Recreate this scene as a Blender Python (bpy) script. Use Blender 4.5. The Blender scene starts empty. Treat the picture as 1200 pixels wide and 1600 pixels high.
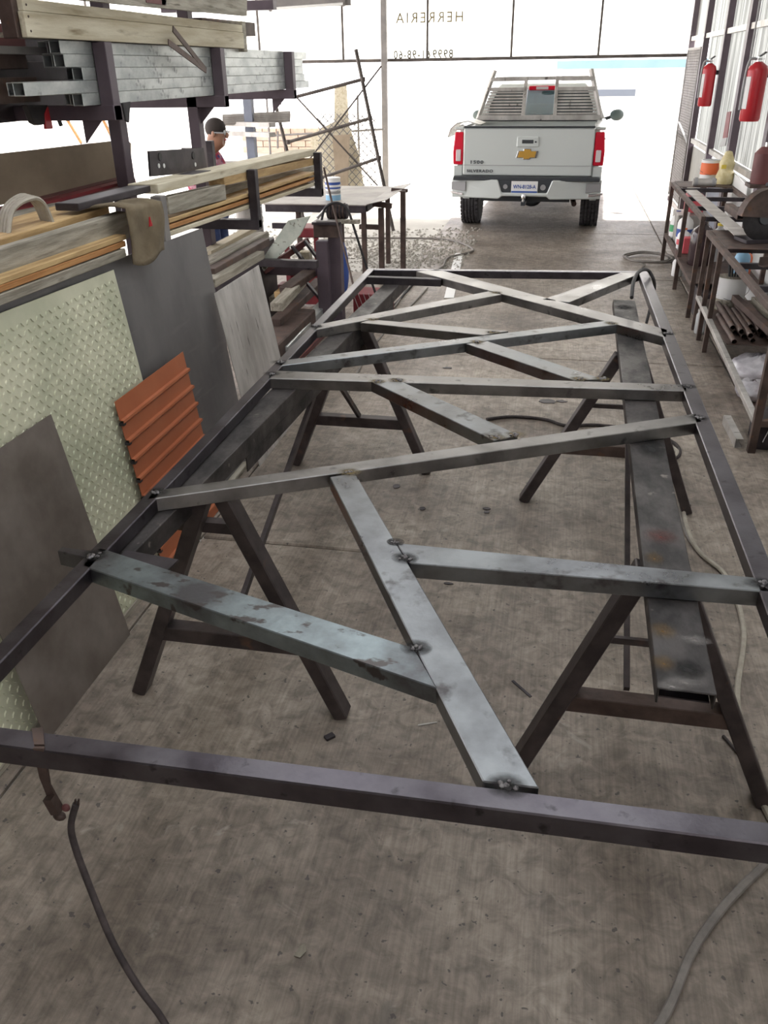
import bpy, math, random
import numpy as np
from mathutils import Vector, Matrix
random.seed(7)
S = bpy.context.scene
COL = S.collection
# ------------------------------------------------------------------ camera
FPX, CAMH = 1300.0, 2.1
PITCH = math.atan((800 - 107) / FPX)
YAW = math.atan(300 * math.cos(PITCH) / FPX)
ROLL = math.radians(0.9)
_f = np.array([-math.sin(YAW) * math.cos(PITCH), math.cos(YAW) * math.cos(PITCH), -math.sin(PITCH)])
_r = np.array([math.cos(YAW), math.sin(YAW), 0.0])
_d = np.cross(_f, _r)
if _d[2] > 0: _d = -_d
_R = math.cos(ROLL) * _r + math.sin(ROLL) * _d
_D = math.cos(ROLL) * _d - math.sin(ROLL) * _r
cam = bpy.data.cameras.new('camera'); camo = bpy.data.objects.new('camera', cam); COL.objects.link(camo)
cam.sensor_fit = 'HORIZONTAL'; cam.sensor_width = 36; cam.lens = 36 * FPX / 1200; cam.clip_end = 300; cam.clip_start = .02
camo.matrix_world = Matrix(((_R[0], -_D[0], -_f[0], 0), (_R[1], -_D[1], -_f[1], 0), (_R[2], -_D[2], -_f[2], CAMH), (0, 0, 0, 1)))
S.camera = camo
def _ray(x, y): return _R * ((x - 600) / FPX) + _D * ((y - 800) / FPX) + _f
_C = np.array([0, 0, CAMH])
def G(x, y, z=0.0):            # point of the place at height z
    d = _ray(x, y); return Vector(_C + d * ((z - CAMH) / d[2]))
def FX(x, y, X):               # ... on the upright plane at X
    d = _ray(x, y); return Vector(_C + d * (X / d[0]))
def FY(x, y, Y):               # ... on the upright plane at depth Y
    d = _ray(x, y); return Vector(_C + d * (Y / d[1]))
# ------------------------------------------------------------------ world, sun, exposure
w = bpy.data.worlds.new('World'); S.world = w; w.use_nodes = True
bg = w.node_tree.nodes['Background']; bg.inputs[0].default_value = (1.0, 0.97, 1.0, 1); bg.inputs[1].default_value = 2.6
sl = bpy.data.lights.new('sun', 'SUN'); sl.energy = 9.0; sl.angle = math.radians(3); sl.color = (1, .97, .92)
so = bpy.data.objects.new('sun', sl); COL.objects.link(so); so.location = (0, 30, 20)
so.rotation_euler = (math.radians(-47), 0, math.radians(4))
S.view_settings.view_transform = 'Standard'; S.view_settings.look = 'None'
S.view_settings.exposure = 0.95; S.view_settings.gamma = 1.0; S.view_settings.use_curve_mapping = False
# ------------------------------------------------------------------ materials
def M(name, c1, c2=None, rough=.6, metal=0.0, scale=5, bump=0.0, bscale=40, stretch=(1, 1, 1), lo=.38, hi=.62, c3=None, s3=30, a3=.6, w3=.05, rough2=None, trans=0.0, alpha=1.0, st3=(1, 1, 1)):
    m = bpy.data.materials.new(name); m.use_nodes = True
    nt = m.node_tree; N = nt.nodes; L = nt.links; b = N['Principled BSDF']
    b.inputs['Roughness'].default_value = rough; b.inputs['Metallic'].default_value = metal
    b.inputs['Base Color'].default_value = (*c1, 1)
    if trans: b.inputs['Transmission Weight'].default_value = trans
    if alpha < 1: b.inputs['Alpha'].default_value = alpha
    if c2 is None and not bump: return m
    tc = N.new('ShaderNodeTexCoord'); mp = N.new('ShaderNodeMapping'); mp.inputs['Scale'].default_value = stretch
    L.new(tc.outputs['Object'], mp.inputs[0])
    if c2 is not None:
        n = N.new('ShaderNodeTexNoise'); n.inputs['Scale'].default_value = scale; n.inputs['Detail'].default_value = 7; n.inputs['Roughness'].default_value = .6
        L.new(mp.outputs[0], n.inputs['Vector'])
        r = N.new('ShaderNodeValToRGB'); r.color_ramp.elements[0].position = lo; r.color_ramp.elements[1].position = hi
        r.color_ramp.elements[0].color = (*c1, 1); r.color_ramp.elements[1].color = (*c2, 1)
        L.new(n.outputs['Fac'], r.inputs[0]); out = r.outputs[0]
        if c3 is not None:
            mp3 = N.new('ShaderNodeMapping'); mp3.inputs['Scale'].default_value = st3; L.new(tc.outputs['Object'], mp3.inputs[0])
            n3 = N.new('ShaderNodeTexNoise'); n3.inputs['Scale'].default_value = s3; n3.inputs['Detail'].default_value = 5
            L.new(mp3.outputs[0], n3.inputs['Vector'])
            r3 = N.new('ShaderNodeValToRGB'); r3.color_ramp.elements[0].position = a3; r3.color_ramp.elements[1].position = a3 + w3
            L.new(n3.outputs['Fac'], r3.inputs[0])
            mx = N.new('ShaderNodeMixRGB'); L.new(r3.outputs[0], mx.inputs[0]); L.new(out, mx.inputs[1]); mx.inputs[2].default_value = (*c3, 1); out = mx.outputs[0]
        L.new(out, b.inputs['Base Color'])
        if rough2 is not None:
            mr = N.new('ShaderNodeMapRange'); mr.inputs['To Min'].default_value = rough; mr.inputs['To Max'].default_value = rough2
            mr.inputs['From Min'].default_value = lo; mr.inputs['From Max'].default_value = hi
            L.new(n.outputs['Fac'], mr.inputs[0]); L.new(mr.outputs[0], b.inputs['Roughness'])
    if bump:
        nb = N.new('ShaderNodeTexNoise'); nb.inputs['Scale'].default_value = bscale; nb.inputs['Detail'].default_value = 6
        L.new(mp.outputs[0], nb.inputs['Vector'])
        bp = N.new('ShaderNodeBump'); bp.inputs['Strength'].default_value = bump; bp.inputs['Distance'].default_value = .01
        L.new(nb.outputs['Fac'], bp.inputs['Height']); L.new(bp.outputs[0], b.inputs['Normal'])
    return m
def translucent(name, col, t=.7, col2=None, rough=.4, scale=(1, 1, 1)):
    m = bpy.data.materials.new(name); m.use_nodes = True; nt = m.node_tree; N = nt.nodes; L = nt.links
    b = N['Principled BSDF']; b.inputs['Base Color'].default_value = (*col, 1); b.inputs['Roughness'].default_value = rough
    tr = N.new('ShaderNodeBsdfTranslucent'); tr.inputs[0].default_value = (*col, 1)
    if col2:
        tc = N.new('ShaderNodeTexCoord'); mp = N.new('ShaderNodeMapping'); mp.inputs['Scale'].default_value = scale; L.new(tc.outputs['Object'], mp.inputs[0])
        n = N.new('ShaderNodeTexNoise'); n.inputs['Scale'].default_value = 1; n.inputs['Detail'].default_value = 4; L.new(mp.outputs[0], n.inputs['Vector'])
        r = N.new('ShaderNodeValToRGB'); r.color_ramp.elements[0].position = .4; r.color_ramp.elements[1].position = .6
        r.color_ramp.elements[0].color = (*col, 1); r.color_ramp.elements[1].color = (*col2, 1); L.new(n.outputs['Fac'], r.inputs[0])
        L.new(r.outputs[0], tr.inputs[0]); L.new(r.outputs[0], b.inputs['Base Color'])
    mx = N.new('ShaderNodeMixShader'); mx.inputs[0].default_value = t
    L.new(b.outputs[0], mx.inputs[1]); L.new(tr.outputs[0], mx.inputs[2]); L.new(mx.outputs[0], N['Material Output'].inputs[0])
    return m
def scorch(name, col, k=2.2):
    m = bpy.data.materials.new(name); m.use_nodes = True; nt = m.node_tree; N = nt.nodes; L = nt.links
    b = N['Principled BSDF']; b.inputs['Base Color'].default_value = (*col, 1); b.inputs['Roughness'].default_value = .8
    tc = N.new('ShaderNodeTexCoord'); g = N.new('ShaderNodeTexGradient'); g.gradient_type = 'SPHERICAL'
    mp = N.new('ShaderNodeMapping'); mp.inputs['Scale'].default_value = (28, 28, 28); L.new(tc.outputs['Object'], mp.inputs[0]); L.new(mp.outputs[0], g.inputs[0])
    n = N.new('ShaderNodeTexNoise'); n.inputs['Scale'].default_value = 60; L.new(tc.outputs['Object'], n.inputs[0])
    mu = N.new('ShaderNodeMath'); mu.operation = 'MULTIPLY'; L.new(g.outputs['Fac'], mu.inputs[0]); L.new(n.outputs['Fac'], mu.inputs[1])
    m2 = N.new('ShaderNodeMath'); m2.operation = 'MULTIPLY'; m2.use_clamp = True; m2.inputs[1].default_value = k; L.new(mu.outputs[0], m2.inputs[0])
    L.new(m2.outputs[0], b.inputs['Alpha']); return m
m = {}
m['concrete'] = None
m['steel'] = M('mill_steel', (.080, .071, .083), (.150, .141, .155), rough=.28, rough2=.42, metal=.96, scale=7, lo=.35, hi=.7, bump=.04, bscale=120, c3=(.055, .05, .055), s3=26, a3=.62, w3=.1)
m['steelL'] = M('lit_steel', (.16, .164, .172), (.28, .295, .305), rough=.27, rough2=.45, metal=.95, scale=6, lo=.35, hi=.65, bump=.04, bscale=120, c3=(.085, .08, .082), s3=14, a3=.6, w3=.12)  # mill steel copy, lightened so its colour carries the bluish reflected sheen
m['steelM'] = M('lit_steel_warm', (.165, .157, .155), (.30, .287, .275), rough=.27, rough2=.45, metal=.95, scale=6, lo=.35, hi=.65, bump=.04, bscale=120, c3=(.085, .08, .08), s3=16, a3=.61, w3=.12)  # warm pale copy of mill steel, bright reflections painted into the colour
m['steelP'] = M('peeling_steel', (.10, .098, .104), (.27, .32, .335), rough=.40, metal=.85, scale=3.2, lo=.40, hi=.62, bump=.08, bscale=60, c3=(.09, .082, .08), s3=16, a3=.60, w3=.06, st3=(1, 1.8, 1))
m['darksteel'] = M('dark_steel', (.035, .030, .034), (.07, .06, .066), rough=.5, metal=.6, scale=6, bump=.05, bscale=80)
m['rust'] = M('rusty_brown_steel', (.055, .036, .030), (.11, .075, .062), rough=.62, metal=.35, scale=7, bump=.1, bscale=60, c3=(.14, .07, .04), s3=12, a3=.62, w3=.12)
m['trestle'] = M('worn_trestle_steel', (.045, .036, .036), (.085, .068, .066), rough=.5, metal=.45, scale=8, bump=.07, bscale=60, c3=(.15, .085, .055), s3=9, a3=.64, w3=.12)
m['channel'] = M('burnt_channel', (.014, .012, .012), (.060, .052, .050), rough=.62, rough2=.45, metal=.2, scale=6.5, stretch=(1.5, .8, 1), bump=.12, bscale=50, c3=(.24, .21, .19), s3=17, a3=.665, w3=.08)
m['plate'] = M('brown_steel_plate', (.125, .104, .088), (.215, .187, .163), rough=.5, rough2=.6, metal=.4, scale=3, bump=.02, bscale=60, c3=(.105, .08, .064), s3=2.4, a3=.56, w3=.2)
m['darksheet'] = M('dark_steel_sheet', (.098, .094, .096), (.16, .154, .152), rough=.45, metal=.45, scale=2.2, stretch=(1, 1, .6), bump=.02, bscale=50, c3=(.17, .165, .16), s3=3, a3=.6, w3=.2, st3=(1, .8, 9))
m['checker'] = M('pale_checker_plate', (.42, .43, .31), (.58, .57, .43), rough=.55, metal=.1, scale=2.0, bump=.03, bscale=60, c3=(.30, .33, .27), s3=2, a3=.62, w3=.2)
m['galv'] = M('galvanised_sheet', (.32, .30, .275), (.50, .48, .45), rough=.45, metal=.3, scale=4, stretch=(1, 1.6, .5), bump=.03, bscale=50, c3=(.12, .11, .10), s3=12, a3=.64, w3=.08, st3=(1, 3, .5))
m['galvtube'] = M('galvanised_tube', (.33, .35, .345), (.55, .57, .55), rough=.36, metal=.55, scale=9, stretch=(1, .5, 1), c3=(.16, .165, .165), s3=20, a3=.6, w3=.1)
m['orange'] = M('terracotta_paint', (.33, .095, .036), (.38, .12, .05), rough=.5, scale=3)
m['woodgrey'] = M('weathered_wood', (.20, .18, .14), (.36, .33, .27), rough=.85, scale=6, stretch=(6, .5, 6), bump=.25, bscale=40, c3=(.12, .10, .075), s3=9, a3=.62, w3=.1, st3=(5, .4, 5))
m['woodpale'] = M('pale_wood', (.46, .40, .28), (.62, .57, .44), rough=.8, scale=4, stretch=(6, .5, 6), bump=.2, bscale=40, c3=(.22, .17, .10), s3=6, a3=.6, w3=.15, st3=(4, .5, 4))
m['woodochre'] = M('ochre_wood', (.33, .21, .09), (.52, .36, .17), rough=.8, scale=5, stretch=(6, .5, 6), bump=.2, bscale=40)
m['woodorange'] = M('orange_wood', (.34, .15, .045), (.48, .25, .09), rough=.75, scale=5, stretch=(8, .5, 8), bump=.2, bscale=40)
m['ply'] = M('brown_plywood', (.20, .155, .105), (.28, .22, .155), rough=.75, scale=3, stretch=(1, .6, 1))
m['canvas'] = M('brown_canvas', (.13, .10, .06), (.19, .15, .095), rough=.95, scale=9, bump=.3, bscale=70)
m['black'] = M('black_rubber', (.016, .015, .016), (.03, .027, .028), rough=.65, scale=20)
m['cable'] = M('dusty_cable', (.026, .020, .020), (.055, .043, .042), rough=.75, scale=25)
m['hose'] = M('beige_hose', (.30, .27, .22), (.38, .35, .29), rough=.7, scale=20)
m['hosegrey'] = M('grey_hose', (.16, .145, .13), (.22, .20, .18), rough=.7, scale=20)
m['white'] = M('white_plastic', (.78, .78, .76), rough=.45)
m['whitepaint'] = M('white_car_paint', (.54, .575, .555), rough=.22)
m['whitepaint'].node_tree.nodes['Principled BSDF'].inputs['Coat Weight'].default_value = .5
m['whitewall'] = M('white_wall', (.72, .72, .70), (.62, .62, .60), rough=.85, scale=2)
m['red'] = M('red_paint', (.46, .022, .03), (.40, .018, .025), rough=.3, scale=3)
m['darkred'] = M('dark_red_paint', (.14, .012, .018), (.20, .02, .025), rough=.55, scale=5)
m['redprimer'] = M('red_oxide_primer', (.10, .030, .030), (.14, .045, .042), rough=.6, scale=4)
m['chrome'] = M('chrome', (.8, .8, .8), rough=.15, metal=1)
m['gold'] = M('gold_emblem', (.62, .36, .07), rough=.35, metal=.5)
m['glass'] = M('dark_glass', (.03, .04, .045), rough=.05)
m['taillens'] = M('red_lens', (.55, .01, .03), rough=.12)
m['clearlens'] = M('clear_lens', (.62, .55, .55), rough=.2)
m['rubber'] = M('tyre_rubber', (.035, .033, .036), (.06, .056, .058), rough=.8, scale=14)
m['grey'] = M('grey_plastic', (.30, .30, .30), rough=.5)
m['trimdark'] = M('dark_trim', (.035, .04, .045), rough=.5)
m['blue'] = M('blue_print', (.03, .08, .32), rough=.5)
m['bluegrey'] = M('blue_grey_paint', (.16, .18, .23), (.20, .22, .27), rough=.6, scale=4)
m['clearglass'] = M('tinted_glass', (.10, .17, .19), rough=.05, alpha=.62)
m['skyblue'] = M('pale_blue_paint', (.25, .45, .62), rough=.5)
m['green'] = M('green_plastic', (.06, .35, .14), rough=.45)
m['yellow'] = M('yellow_print', (.65, .50, .06), rough=.5)
m['orangeprint'] = M('orange_print', (.75, .16, .05), rough=.5)
m['pinkred'] = M('pink_red_plastic', (.62, .10, .12), rough=.5)
m['brownglass'] = M('brown_glass', (.045, .028, .03), rough=.12)
m['clearplastic'] = M('clear_plastic', (.72, .74, .74), rough=.2, alpha=.55)
m['bag'] = M('crumpled_plastic_bag', (.42, .40, .42), (.60, .58, .60), rough=.25, scale=9, bump=.6, bscale=12)
m['rustspot'] = M('ochre_rust', (.22, .14, .05), (.12, .07, .03), rough=.8, scale=40)
m['soot'] = M('soot', (.012, .011, .011), (.03, .028, .027), rough=.6, scale=40)
m['paper'] = M('paper', (.72, .72, .70), rough=.8)
m['skin'] = M('skin', (.36, .19, .12), rough=.55)
m['hair'] = M('dark_hair', (.03, .022, .018), rough=.8)
m['shirt'] = M('floral_shirt', (.42, .06, .10), (.55, .30, .36), rough=.85, scale=14, lo=.45, hi=.55, c3=(.08, .09, .28), s3=11, a3=.62, w3=.03)
m['jeans'] = M('blue_jeans', (.03, .05, .13), (.05, .08, .19), rough=.9, scale=15)
m['pipe'] = M('brown_scaffold_pipe', (.05, .042, .038), (.09, .075, .065), rough=.6, metal=.3, scale=8)
m['postgrey'] = M('grey_post_paint', (.16, .15, .145), (.22, .205, .195), rough=.55, scale=5)
m['purplepost'] = M('purplish_post_paint', (.075, .055, .068), (.10, .075, .09), rough=.5, scale=5)
m['greenboard'] = M('paint_stained_board', (.38, .42, .37), (.52, .55, .48), rough=.8, scale=9, c3=(.13, .12, .09), s3=14, a3=.6, w3=.06)
m['tabletop'] = M('pale_table_plate', (.24, .22, .195), (.36, .335, .30), rough=.55, metal=.0, scale=3)
m['brick'] = M('pale_brick', (.52, .38, .30), (.66, .52, .42), rough=.9, scale=8)
m['mortar'] = M('mortar', (.60, .56, .50), rough=.9)
m['yard'] = M('yard_ground', (.46, .44, .40), (.58, .56, .51), rough=.95, scale=1.5, bump=.2, bscale=20)
m['gravel'] = M('gravel', (.28, .26, .225), (.46, .44, .39), rough=.95, scale=30)
m['weld'] = M('weld_bead', (.06, .055, .06), (.20, .19, .19), rough=.4, metal=.8, scale=90, bump=.4, bscale=150)
m['st_red'] = scorch('red_stain', (.13, .045, .038), 1.4); m['st_rust'] = scorch('rust_stain', (.16, .10, .04), 1.4); m['st_pale'] = scorch('pale_stain', (.28, .26, .25), 1.2); m['st_soot'] = scorch('soot_stain', (.01, .009, .009))
m['scorch'] = scorch('weld_scorch', (.012, .010, .010))
m['scorchY'] = scorch('weld_tint', (.16, .12, .055))
m['banner'] = translucent('white_banner', (.86, .86, .84), .8)
m['bannertext'] = translucent('faded_print', (.24, .21, .14), .8)
m['bannernum'] = translucent('dark_print', (.10, .085, .04), .8)
m['fill_skylight'] = translucent('roof_fill_skylight', (.52, .55, .57), .85)  # for unseen roof sheets added to brighten the dark near floor
m['mirrorcap'] = M('mirror_cap', (.10, .13, .12), rough=.4)
m['poly'] = translucent('corrugated_polycarbonate', (.19, .20, .19), .40, (.44, .46, .44), .35, (1, 16, .6))
m['rooftin'] = M('roof_tin', (.40, .39, .37), (.50, .49, .46), rough=.6, scale=2)
m['backwall'] = M('grey_block_wall', (.20, .19, .18), (.27, .26, .245), rough=.9, scale=2)
m['fascia'] = M('faded_blue_fascia', (.13, .21, .25), (.15, .23, .27), rough=.8, scale=1)
m['farpane'] = M('far_window', (.10, .115, .14), rough=.6)
m['rag'] = M('grey_rag', (.10, .09, .085), (.16, .15, .14), rough=.95, scale=14, bump=.3, bscale=40)
# concrete
def concrete():
    mm = bpy.data.materials.new('worn_concrete'); mm.use_nodes = True; nt = mm.node_tree; N = nt.nodes; L = nt.links; b = N['Principled BSDF']
    tc = N.new('ShaderNodeNewGeometry')
    def noise(scale, st=(1, 1, 1), det=8, rg=.62, dist=0):
        mp = N.new('ShaderNodeMapping'); mp.inputs['Scale'].default_value = st; L.new(tc.outputs['Position'], mp.inputs[0])
        n = N.new('ShaderNodeTexNoise'); n.inputs['Scale'].default_value = scale; n.inputs['Detail'].default_value = det; n.inputs['Roughness'].default_value = rg
        n.inputs['Distortion'].default_value = dist; L.new(mp.outputs[0], n.inputs['Vector']); return n.outputs['Fac']
    def ramp(fac, p0, c0, p1, c1):
        r = N.new('ShaderNodeValToRGB'); e = r.color_ramp.elements; e[0].position = p0; e[1].position = p1; e[0].color = (*c0, 1); e[1].color = (*c1, 1); L.new(fac, r.inputs[0]); return r.outputs[0]
    def mix(kind, a, bb, fac):
        x = N.new('ShaderNodeMixRGB'); x.blend_type = kind; x.inputs[0].default_value = fac if not hasattr(fac, 'links') else 1
        if hasattr(fac, 'links'): L.new(fac, x.inputs[0])
        L.new(a, x.inputs[1]); L.new(bb, x.inputs[2]); return x.outputs[0]
    base = ramp(noise(1.1), .34, (.148, .118, .094), .68, (.385, .328, .272))
    fine = ramp(noise(14, dist=.8), .34, (.50, .49, .48), .62, (1.12, 1.12, 1.12))
    c = mix('MULTIPLY', base, fine, .85)
    lines = ramp(noise(1, (95, 3.2, 1), 3), .36, (.66, .65, .64), .6, (1.1, 1.1, 1.1)); c = mix('MULTIPLY', c, lines, .5)
    lines2 = ramp(noise(1, (2.6, 70, 1), 3), .38, (.78, .78, .78), .6, (1.06, 1.06, 1.06)); c = mix('MULTIPLY', c, lines2, .2)
    st = ramp(noise(2.6, dist=1.2), .60, (0, 0, 0), .74, (1, 1, 1))
    dk = N.new('ShaderNodeRGB'); dk.outputs[0].default_value = (.10, .088, .078, 1)
    c = mix('MIX', c, dk.outputs[0], mixfac(N, L, st, .55))
    sp = ramp(noise(34, det=2), .665, (0, 0, 0), .70, (1, 1, 1))
    dk2 = N.new('ShaderNodeRGB'); dk2.outputs[0].default_value = (.055, .05, .045, 1)
    c = mix('MIX', c, dk2.outputs[0], mixfac(N, L, sp, .8))
    lt = ramp(noise(5, dist=2.0), .62, (0, 0, 0), .72, (1, 1, 1))
    lc = N.new('ShaderNodeRGB'); lc.outputs[0].default_value = (.42, .385, .33, 1)
    c = mix('MIX', c, lc.outputs[0], mixfac(N, L, lt, .45))
    L.new(c, b.inputs['Base Color'])
    rr = N.new('ShaderNodeMapRange'); rr.inputs['To Min'].default_value = .42; rr.inputs['To Max'].default_value = .72; L.new(noise(3), rr.inputs[0]); L.new(rr.outputs[0], b.inputs['Roughness'])
    bp = N.new('ShaderNodeBump'); bp.inputs['Strength'].default_value = .35; bp.inputs['Distance'].default_value = .006; L.new(noise(60), bp.inputs['Height'])
    bp2 = N.new('ShaderNodeBump'); bp2.inputs['Strength'].default_value = .25; bp2.inputs['Distance'].default_value = .004; L.new(noise(1, (95, 3.2, 1), 3), bp2.inputs['Height'])
    L.new(bp.outputs[0], bp2.inputs['Normal']); L.new(bp2.outputs[0], b.inputs['Normal'])
    return mm
def mixfac(N, L, s, k):
    x = N.new('ShaderNodeMath'); x.operation = 'MULTIPLY'; x.inputs[1].default_value = k; L.new(s, x.inputs[0]); return x.outputs[0]
m['concrete'] = concrete()
m['joint'] = M('dark_joint', (.06, .055, .05), (.10, .09, .08), rough=.95, scale=12)
# ------------------------------------------------------------------ mesh helpers
class MB:
    def __init__(s): s.v = []; s.f = []
    def add(s, v, f):
        o = len(s.v); s.v += [tuple(p) for p in v]; s.f += [tuple(i + o for i in q) for q in f]; return s
    def box(s, x0, x1, y0, y1, z0, z1):
        return s.hexa([(x0, y0, z0), (x1, y0, z0), (x1, y1, z0), (x0, y1, z0)], [(x0, y0, z1), (x1, y0, z1), (x1, y1, z1), (x0, y1, z1)])
    def hexa(s, b, t):
        return s.add(list(b) + list(t), [(3, 2, 1, 0), (4, 5, 6, 7), (0, 1, 5, 4), (1, 2, 6, 5), (2, 3, 7, 6), (3, 0, 4, 7)])
    def prism(s, poly, off):
        n = len(poly); off = Vector(off); a = [Vector(p) for p in poly]; b = [p + off for p in a]
        return s.add(a + b, [tuple(range(n))[::-1], tuple(range(n, 2 * n))] + [(i, (i + 1) % n, n + (i + 1) % n, n + i) for i in range(n)])
    def _fr(s, p, q, up):
        d = (Vector(q) - Vector(p)).normalized(); up = Vector(up)
        if abs(d.dot(up)) > .98: up = Vector((0, 1, 0)) if abs(d.y) < .9 else Vector((1, 0, 0))
        a = d.cross(up).normalized(); b = a.cross(d).normalized(); return a, b
    def bar(s, p, q, w_, h_, up=(0, 0, 1)):
        a, b = s._fr(p, q, up); p = Vector(p); q = Vector(q); a = a * w_ / 2; b = b * h_ / 2
        r = lambda c: [c - a - b, c + a - b, c + a + b, c - a + b]
        A = r(p); B = r(q)
        return s.add(A + B, [(0, 1, 2, 3), (7, 6, 5, 4), (0, 4, 5, 1), (1, 5, 6, 2), (2, 6, 7, 3), (3, 7, 4, 0)])
    def rail(s, p, q, w_, h_, t=.003, up=(0, 0, 1)):      # hollow rectangular tube with open ends
        a, b = s._fr(p, q, up); p = Vector(p); q = Vector(q)
        def r(c, k): return [c + a * (sx * (w_ / 2 - k)) + b * (sz * (h_ / 2 - k)) for sx, sz in ((-1, -1), (1, -1), (1, 1), (-1, 1))]
        V = r(p, 0) + r(q, 0) + r(p, t) + r(q, t); F = []
        for i in range(4):
            j = (i + 1) % 4
            F += [(i, i + 4, j + 4, j), (8 + i, 8 + j, 12 + j, 12 + i), (i, j, 8 + j, 8 + i), (4 + i, 12 + i, 12 + j, 4 + j)]
        return s.add(V, F)
    def cee(s, p, q, w_, h_, t=.006, up=(0, 0, 1)):       # channel, open side towards -up
        a, b = s._fr(p, q, up); p = Vector(p); q = Vector(q)
        pr = [(-w_ / 2, -h_ / 2), (-w_ / 2, h_ / 2), (w_ / 2, h_ / 2), (w_ / 2, -h_ / 2), (w_ / 2 - t, -h_ / 2), (w_ / 2 - t, h_ / 2 - t), (-w_ / 2 + t, h_ / 2 - t), (-w_ / 2 + t, -h_ / 2)]
        return s.prism([p + a * x + b * z for x, z in pr], q - p)
    def ang(s, p, q, w_, t=.005, up=(0, 0, 1)):
        a, b = s._fr(p, q, up); p = Vector(p); q = Vector(q)
        pr = [(0, 0), (w_, 0), (w_, t), (t, t), (t, w_), (0, w_)]
        return s.prism([p + a * x + b * z for x, z in pr], q - p)
    def tube(s, path, r, n=8, cap=True, closed=False):
        P = [Vector(p) for p in path]; k = len(P); rr = r if hasattr(r, '__len__') else [r] * k
        prev = None; V = []
        for i, p in enumerate(P):
            d = (P[min(i + 1, k - 1)] - P[max(i - 1, 0)]).normalized() if not closed else (P[(i + 1) % k] - P[i - 1]).normalized()
            if prev is None: a = d.orthogonal().normalized()
            else:
                a = prev - d * prev.dot(d); a = a.normalized() if a.length > 1e-6 else d.orthogonal().normalized()
            prev = a; b = d.cross(a)
            V += [p + (a * math.cos(2 * math.pi * j / n) + b * math.sin(2 * math.pi * j / n)) * rr[i] for j in range(n)]
        F = []
        for i in range(k if closed else k - 1):
            for j in range(n):
                i2 = (i + 1) % k; F.append((i * n + j, i * n + (j + 1) % n, i2 * n + (j + 1) % n, i2 * n + j))
        if cap and not closed: F += [tuple(range(n))[::-1], tuple(range((k - 1) * n, k * n))]
        return s.add(V, F)
    def lathe(s, prof, n=24, o=(0, 0, 0), ax=(0, 0, 1), cap=True):
        z = Vector(ax).normalized(); a = z.orthogonal().normalized(); b = z.cross(a); o = Vector(o)
        V = [o + (a * math.cos(2 * math.pi * j / n) + b * math.sin(2 * math.pi * j / n)) * r + z * h for r, h in prof for j in range(n)]
        F = [(i * n + j, i * n + (j + 1) % n, (i + 1) * n + (j + 1) % n, (i + 1) * n + j) for i in range(len(prof) - 1) for j in range(n)]
        if cap: F += [tuple(range(n))[::-1], tuple(range((len(prof) - 1) * n, len(prof) * n))]
        return s.add(V, F)
    def ball(s, c, r, n=8, sq=(1, 1, 1)):
        pr = [(max(1e-4, math.sin(math.pi * i / n)) * r, -math.cos(math.pi * i / n) * r) for i in range(n + 1)]
        o = len(s.v); s.lathe(pr, n + 2)
        for i in range(o, len(s.v)):
            p = s.v[i]; s.v[i] = (c[0] + p[0] * sq[0], c[1] + p[1] * sq[1], c[2] + p[2] * sq[2])
        return s
    def grid(s, fn, nu, nv):
        V = [fn(i / nu, j / nv) for j in range(nv + 1) for i in range(nu + 1)]
        return s.add(V, [(j * (nu + 1) + i, j * (nu + 1) + i + 1, (j + 1) * (nu + 1) + i + 1, (j + 1) * (nu + 1) + i) for j in range(nv) for i in range(nu)])
    def build(s, name, mat, parent=None, bevel=0, smooth=False, solid=0, subd=0, label=None, local=False):
        me = bpy.data.meshes.new(name); V = s.v
        if parent is not None and not local:
            iv = MW[parent.name].inverted(); V = [iv @ Vector(p) for p in V]
        org = None
        if parent is None and not local:
            a = np.array(V, float); org = Vector(((a[:, 0].min() + a[:, 0].max()) / 2, (a[:, 1].min() + a[:, 1].max()) / 2, a[:, 2].min()))
            V = [Vector(p) - org for p in V]
        me.from_pydata([tuple(p) for p in V], [], s.f); me.update()
        o = bpy.data.objects.new(name, me); COL.objects.link(o); me.materials.append(m[mat] if isinstance(mat, str) else mat)
        if org is not None: o.location = org
        if parent is not None:
            o.parent = parent; MW[o.name] = MW[parent.name].copy()
        else: MW[o.name] = Matrix.Translation(o.location)
        if smooth:
            for p in me.polygons: p.use_smooth = True
            if smooth != 2:
                try: me.set_sharp_from_angle(angle=math.radians(40))
                except Exception: pass
        if bevel:
            b = o.modifiers.new('bevel', 'BEVEL'); b.width = bevel; b.segments = 1; b.limit_method = 'ANGLE'
        if solid:
            b = o.modifiers.new('solid', 'SOLIDIFY'); b.thickness = solid; b.offset = 0
        if subd:
            b = o.modifiers.new('sub', 'SUBSURF'); b.levels = subd; b.render_levels = subd
        if label: o['label'] = label
        return o
MW = {}
def tag(o, label, cat, group=None):
    o['label'] = label; o['category'] = cat
    if group: o['group'] = group
    return o
def thing(name, label, cat, loc=(0, 0, 0), rz=0.0, group=None):
    o = bpy.data.objects.new(name, None); COL.objects.link(o); o.location = loc; o.rotation_euler = (0, 0, rz); o.empty_display_size = .1
    MW[o.name] = Matrix.Translation(Vector(loc)) @ Matrix.Rotation(rz, 4, 'Z'); return tag(o, label, cat, group)
def struct(o): o['kind'] = 'structure'; return o
def dup(root, loc, rz=0.0, label=None):
    r = root.copy(); COL.objects.link(r); r.location = loc; r.rotation_euler = (0, 0, rz); MW[r.name] = Matrix.Translation(Vector(loc)) @ Matrix.Rotation(rz, 4, 'Z')
    if label: r['label'] = label
    for ch in list(root.children):
        c = ch.copy(); COL.objects.link(c); c.parent = r
        for g in list(ch.children):
            d = g.copy(); COL.objects.link(d); d.parent = c
    return r
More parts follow.
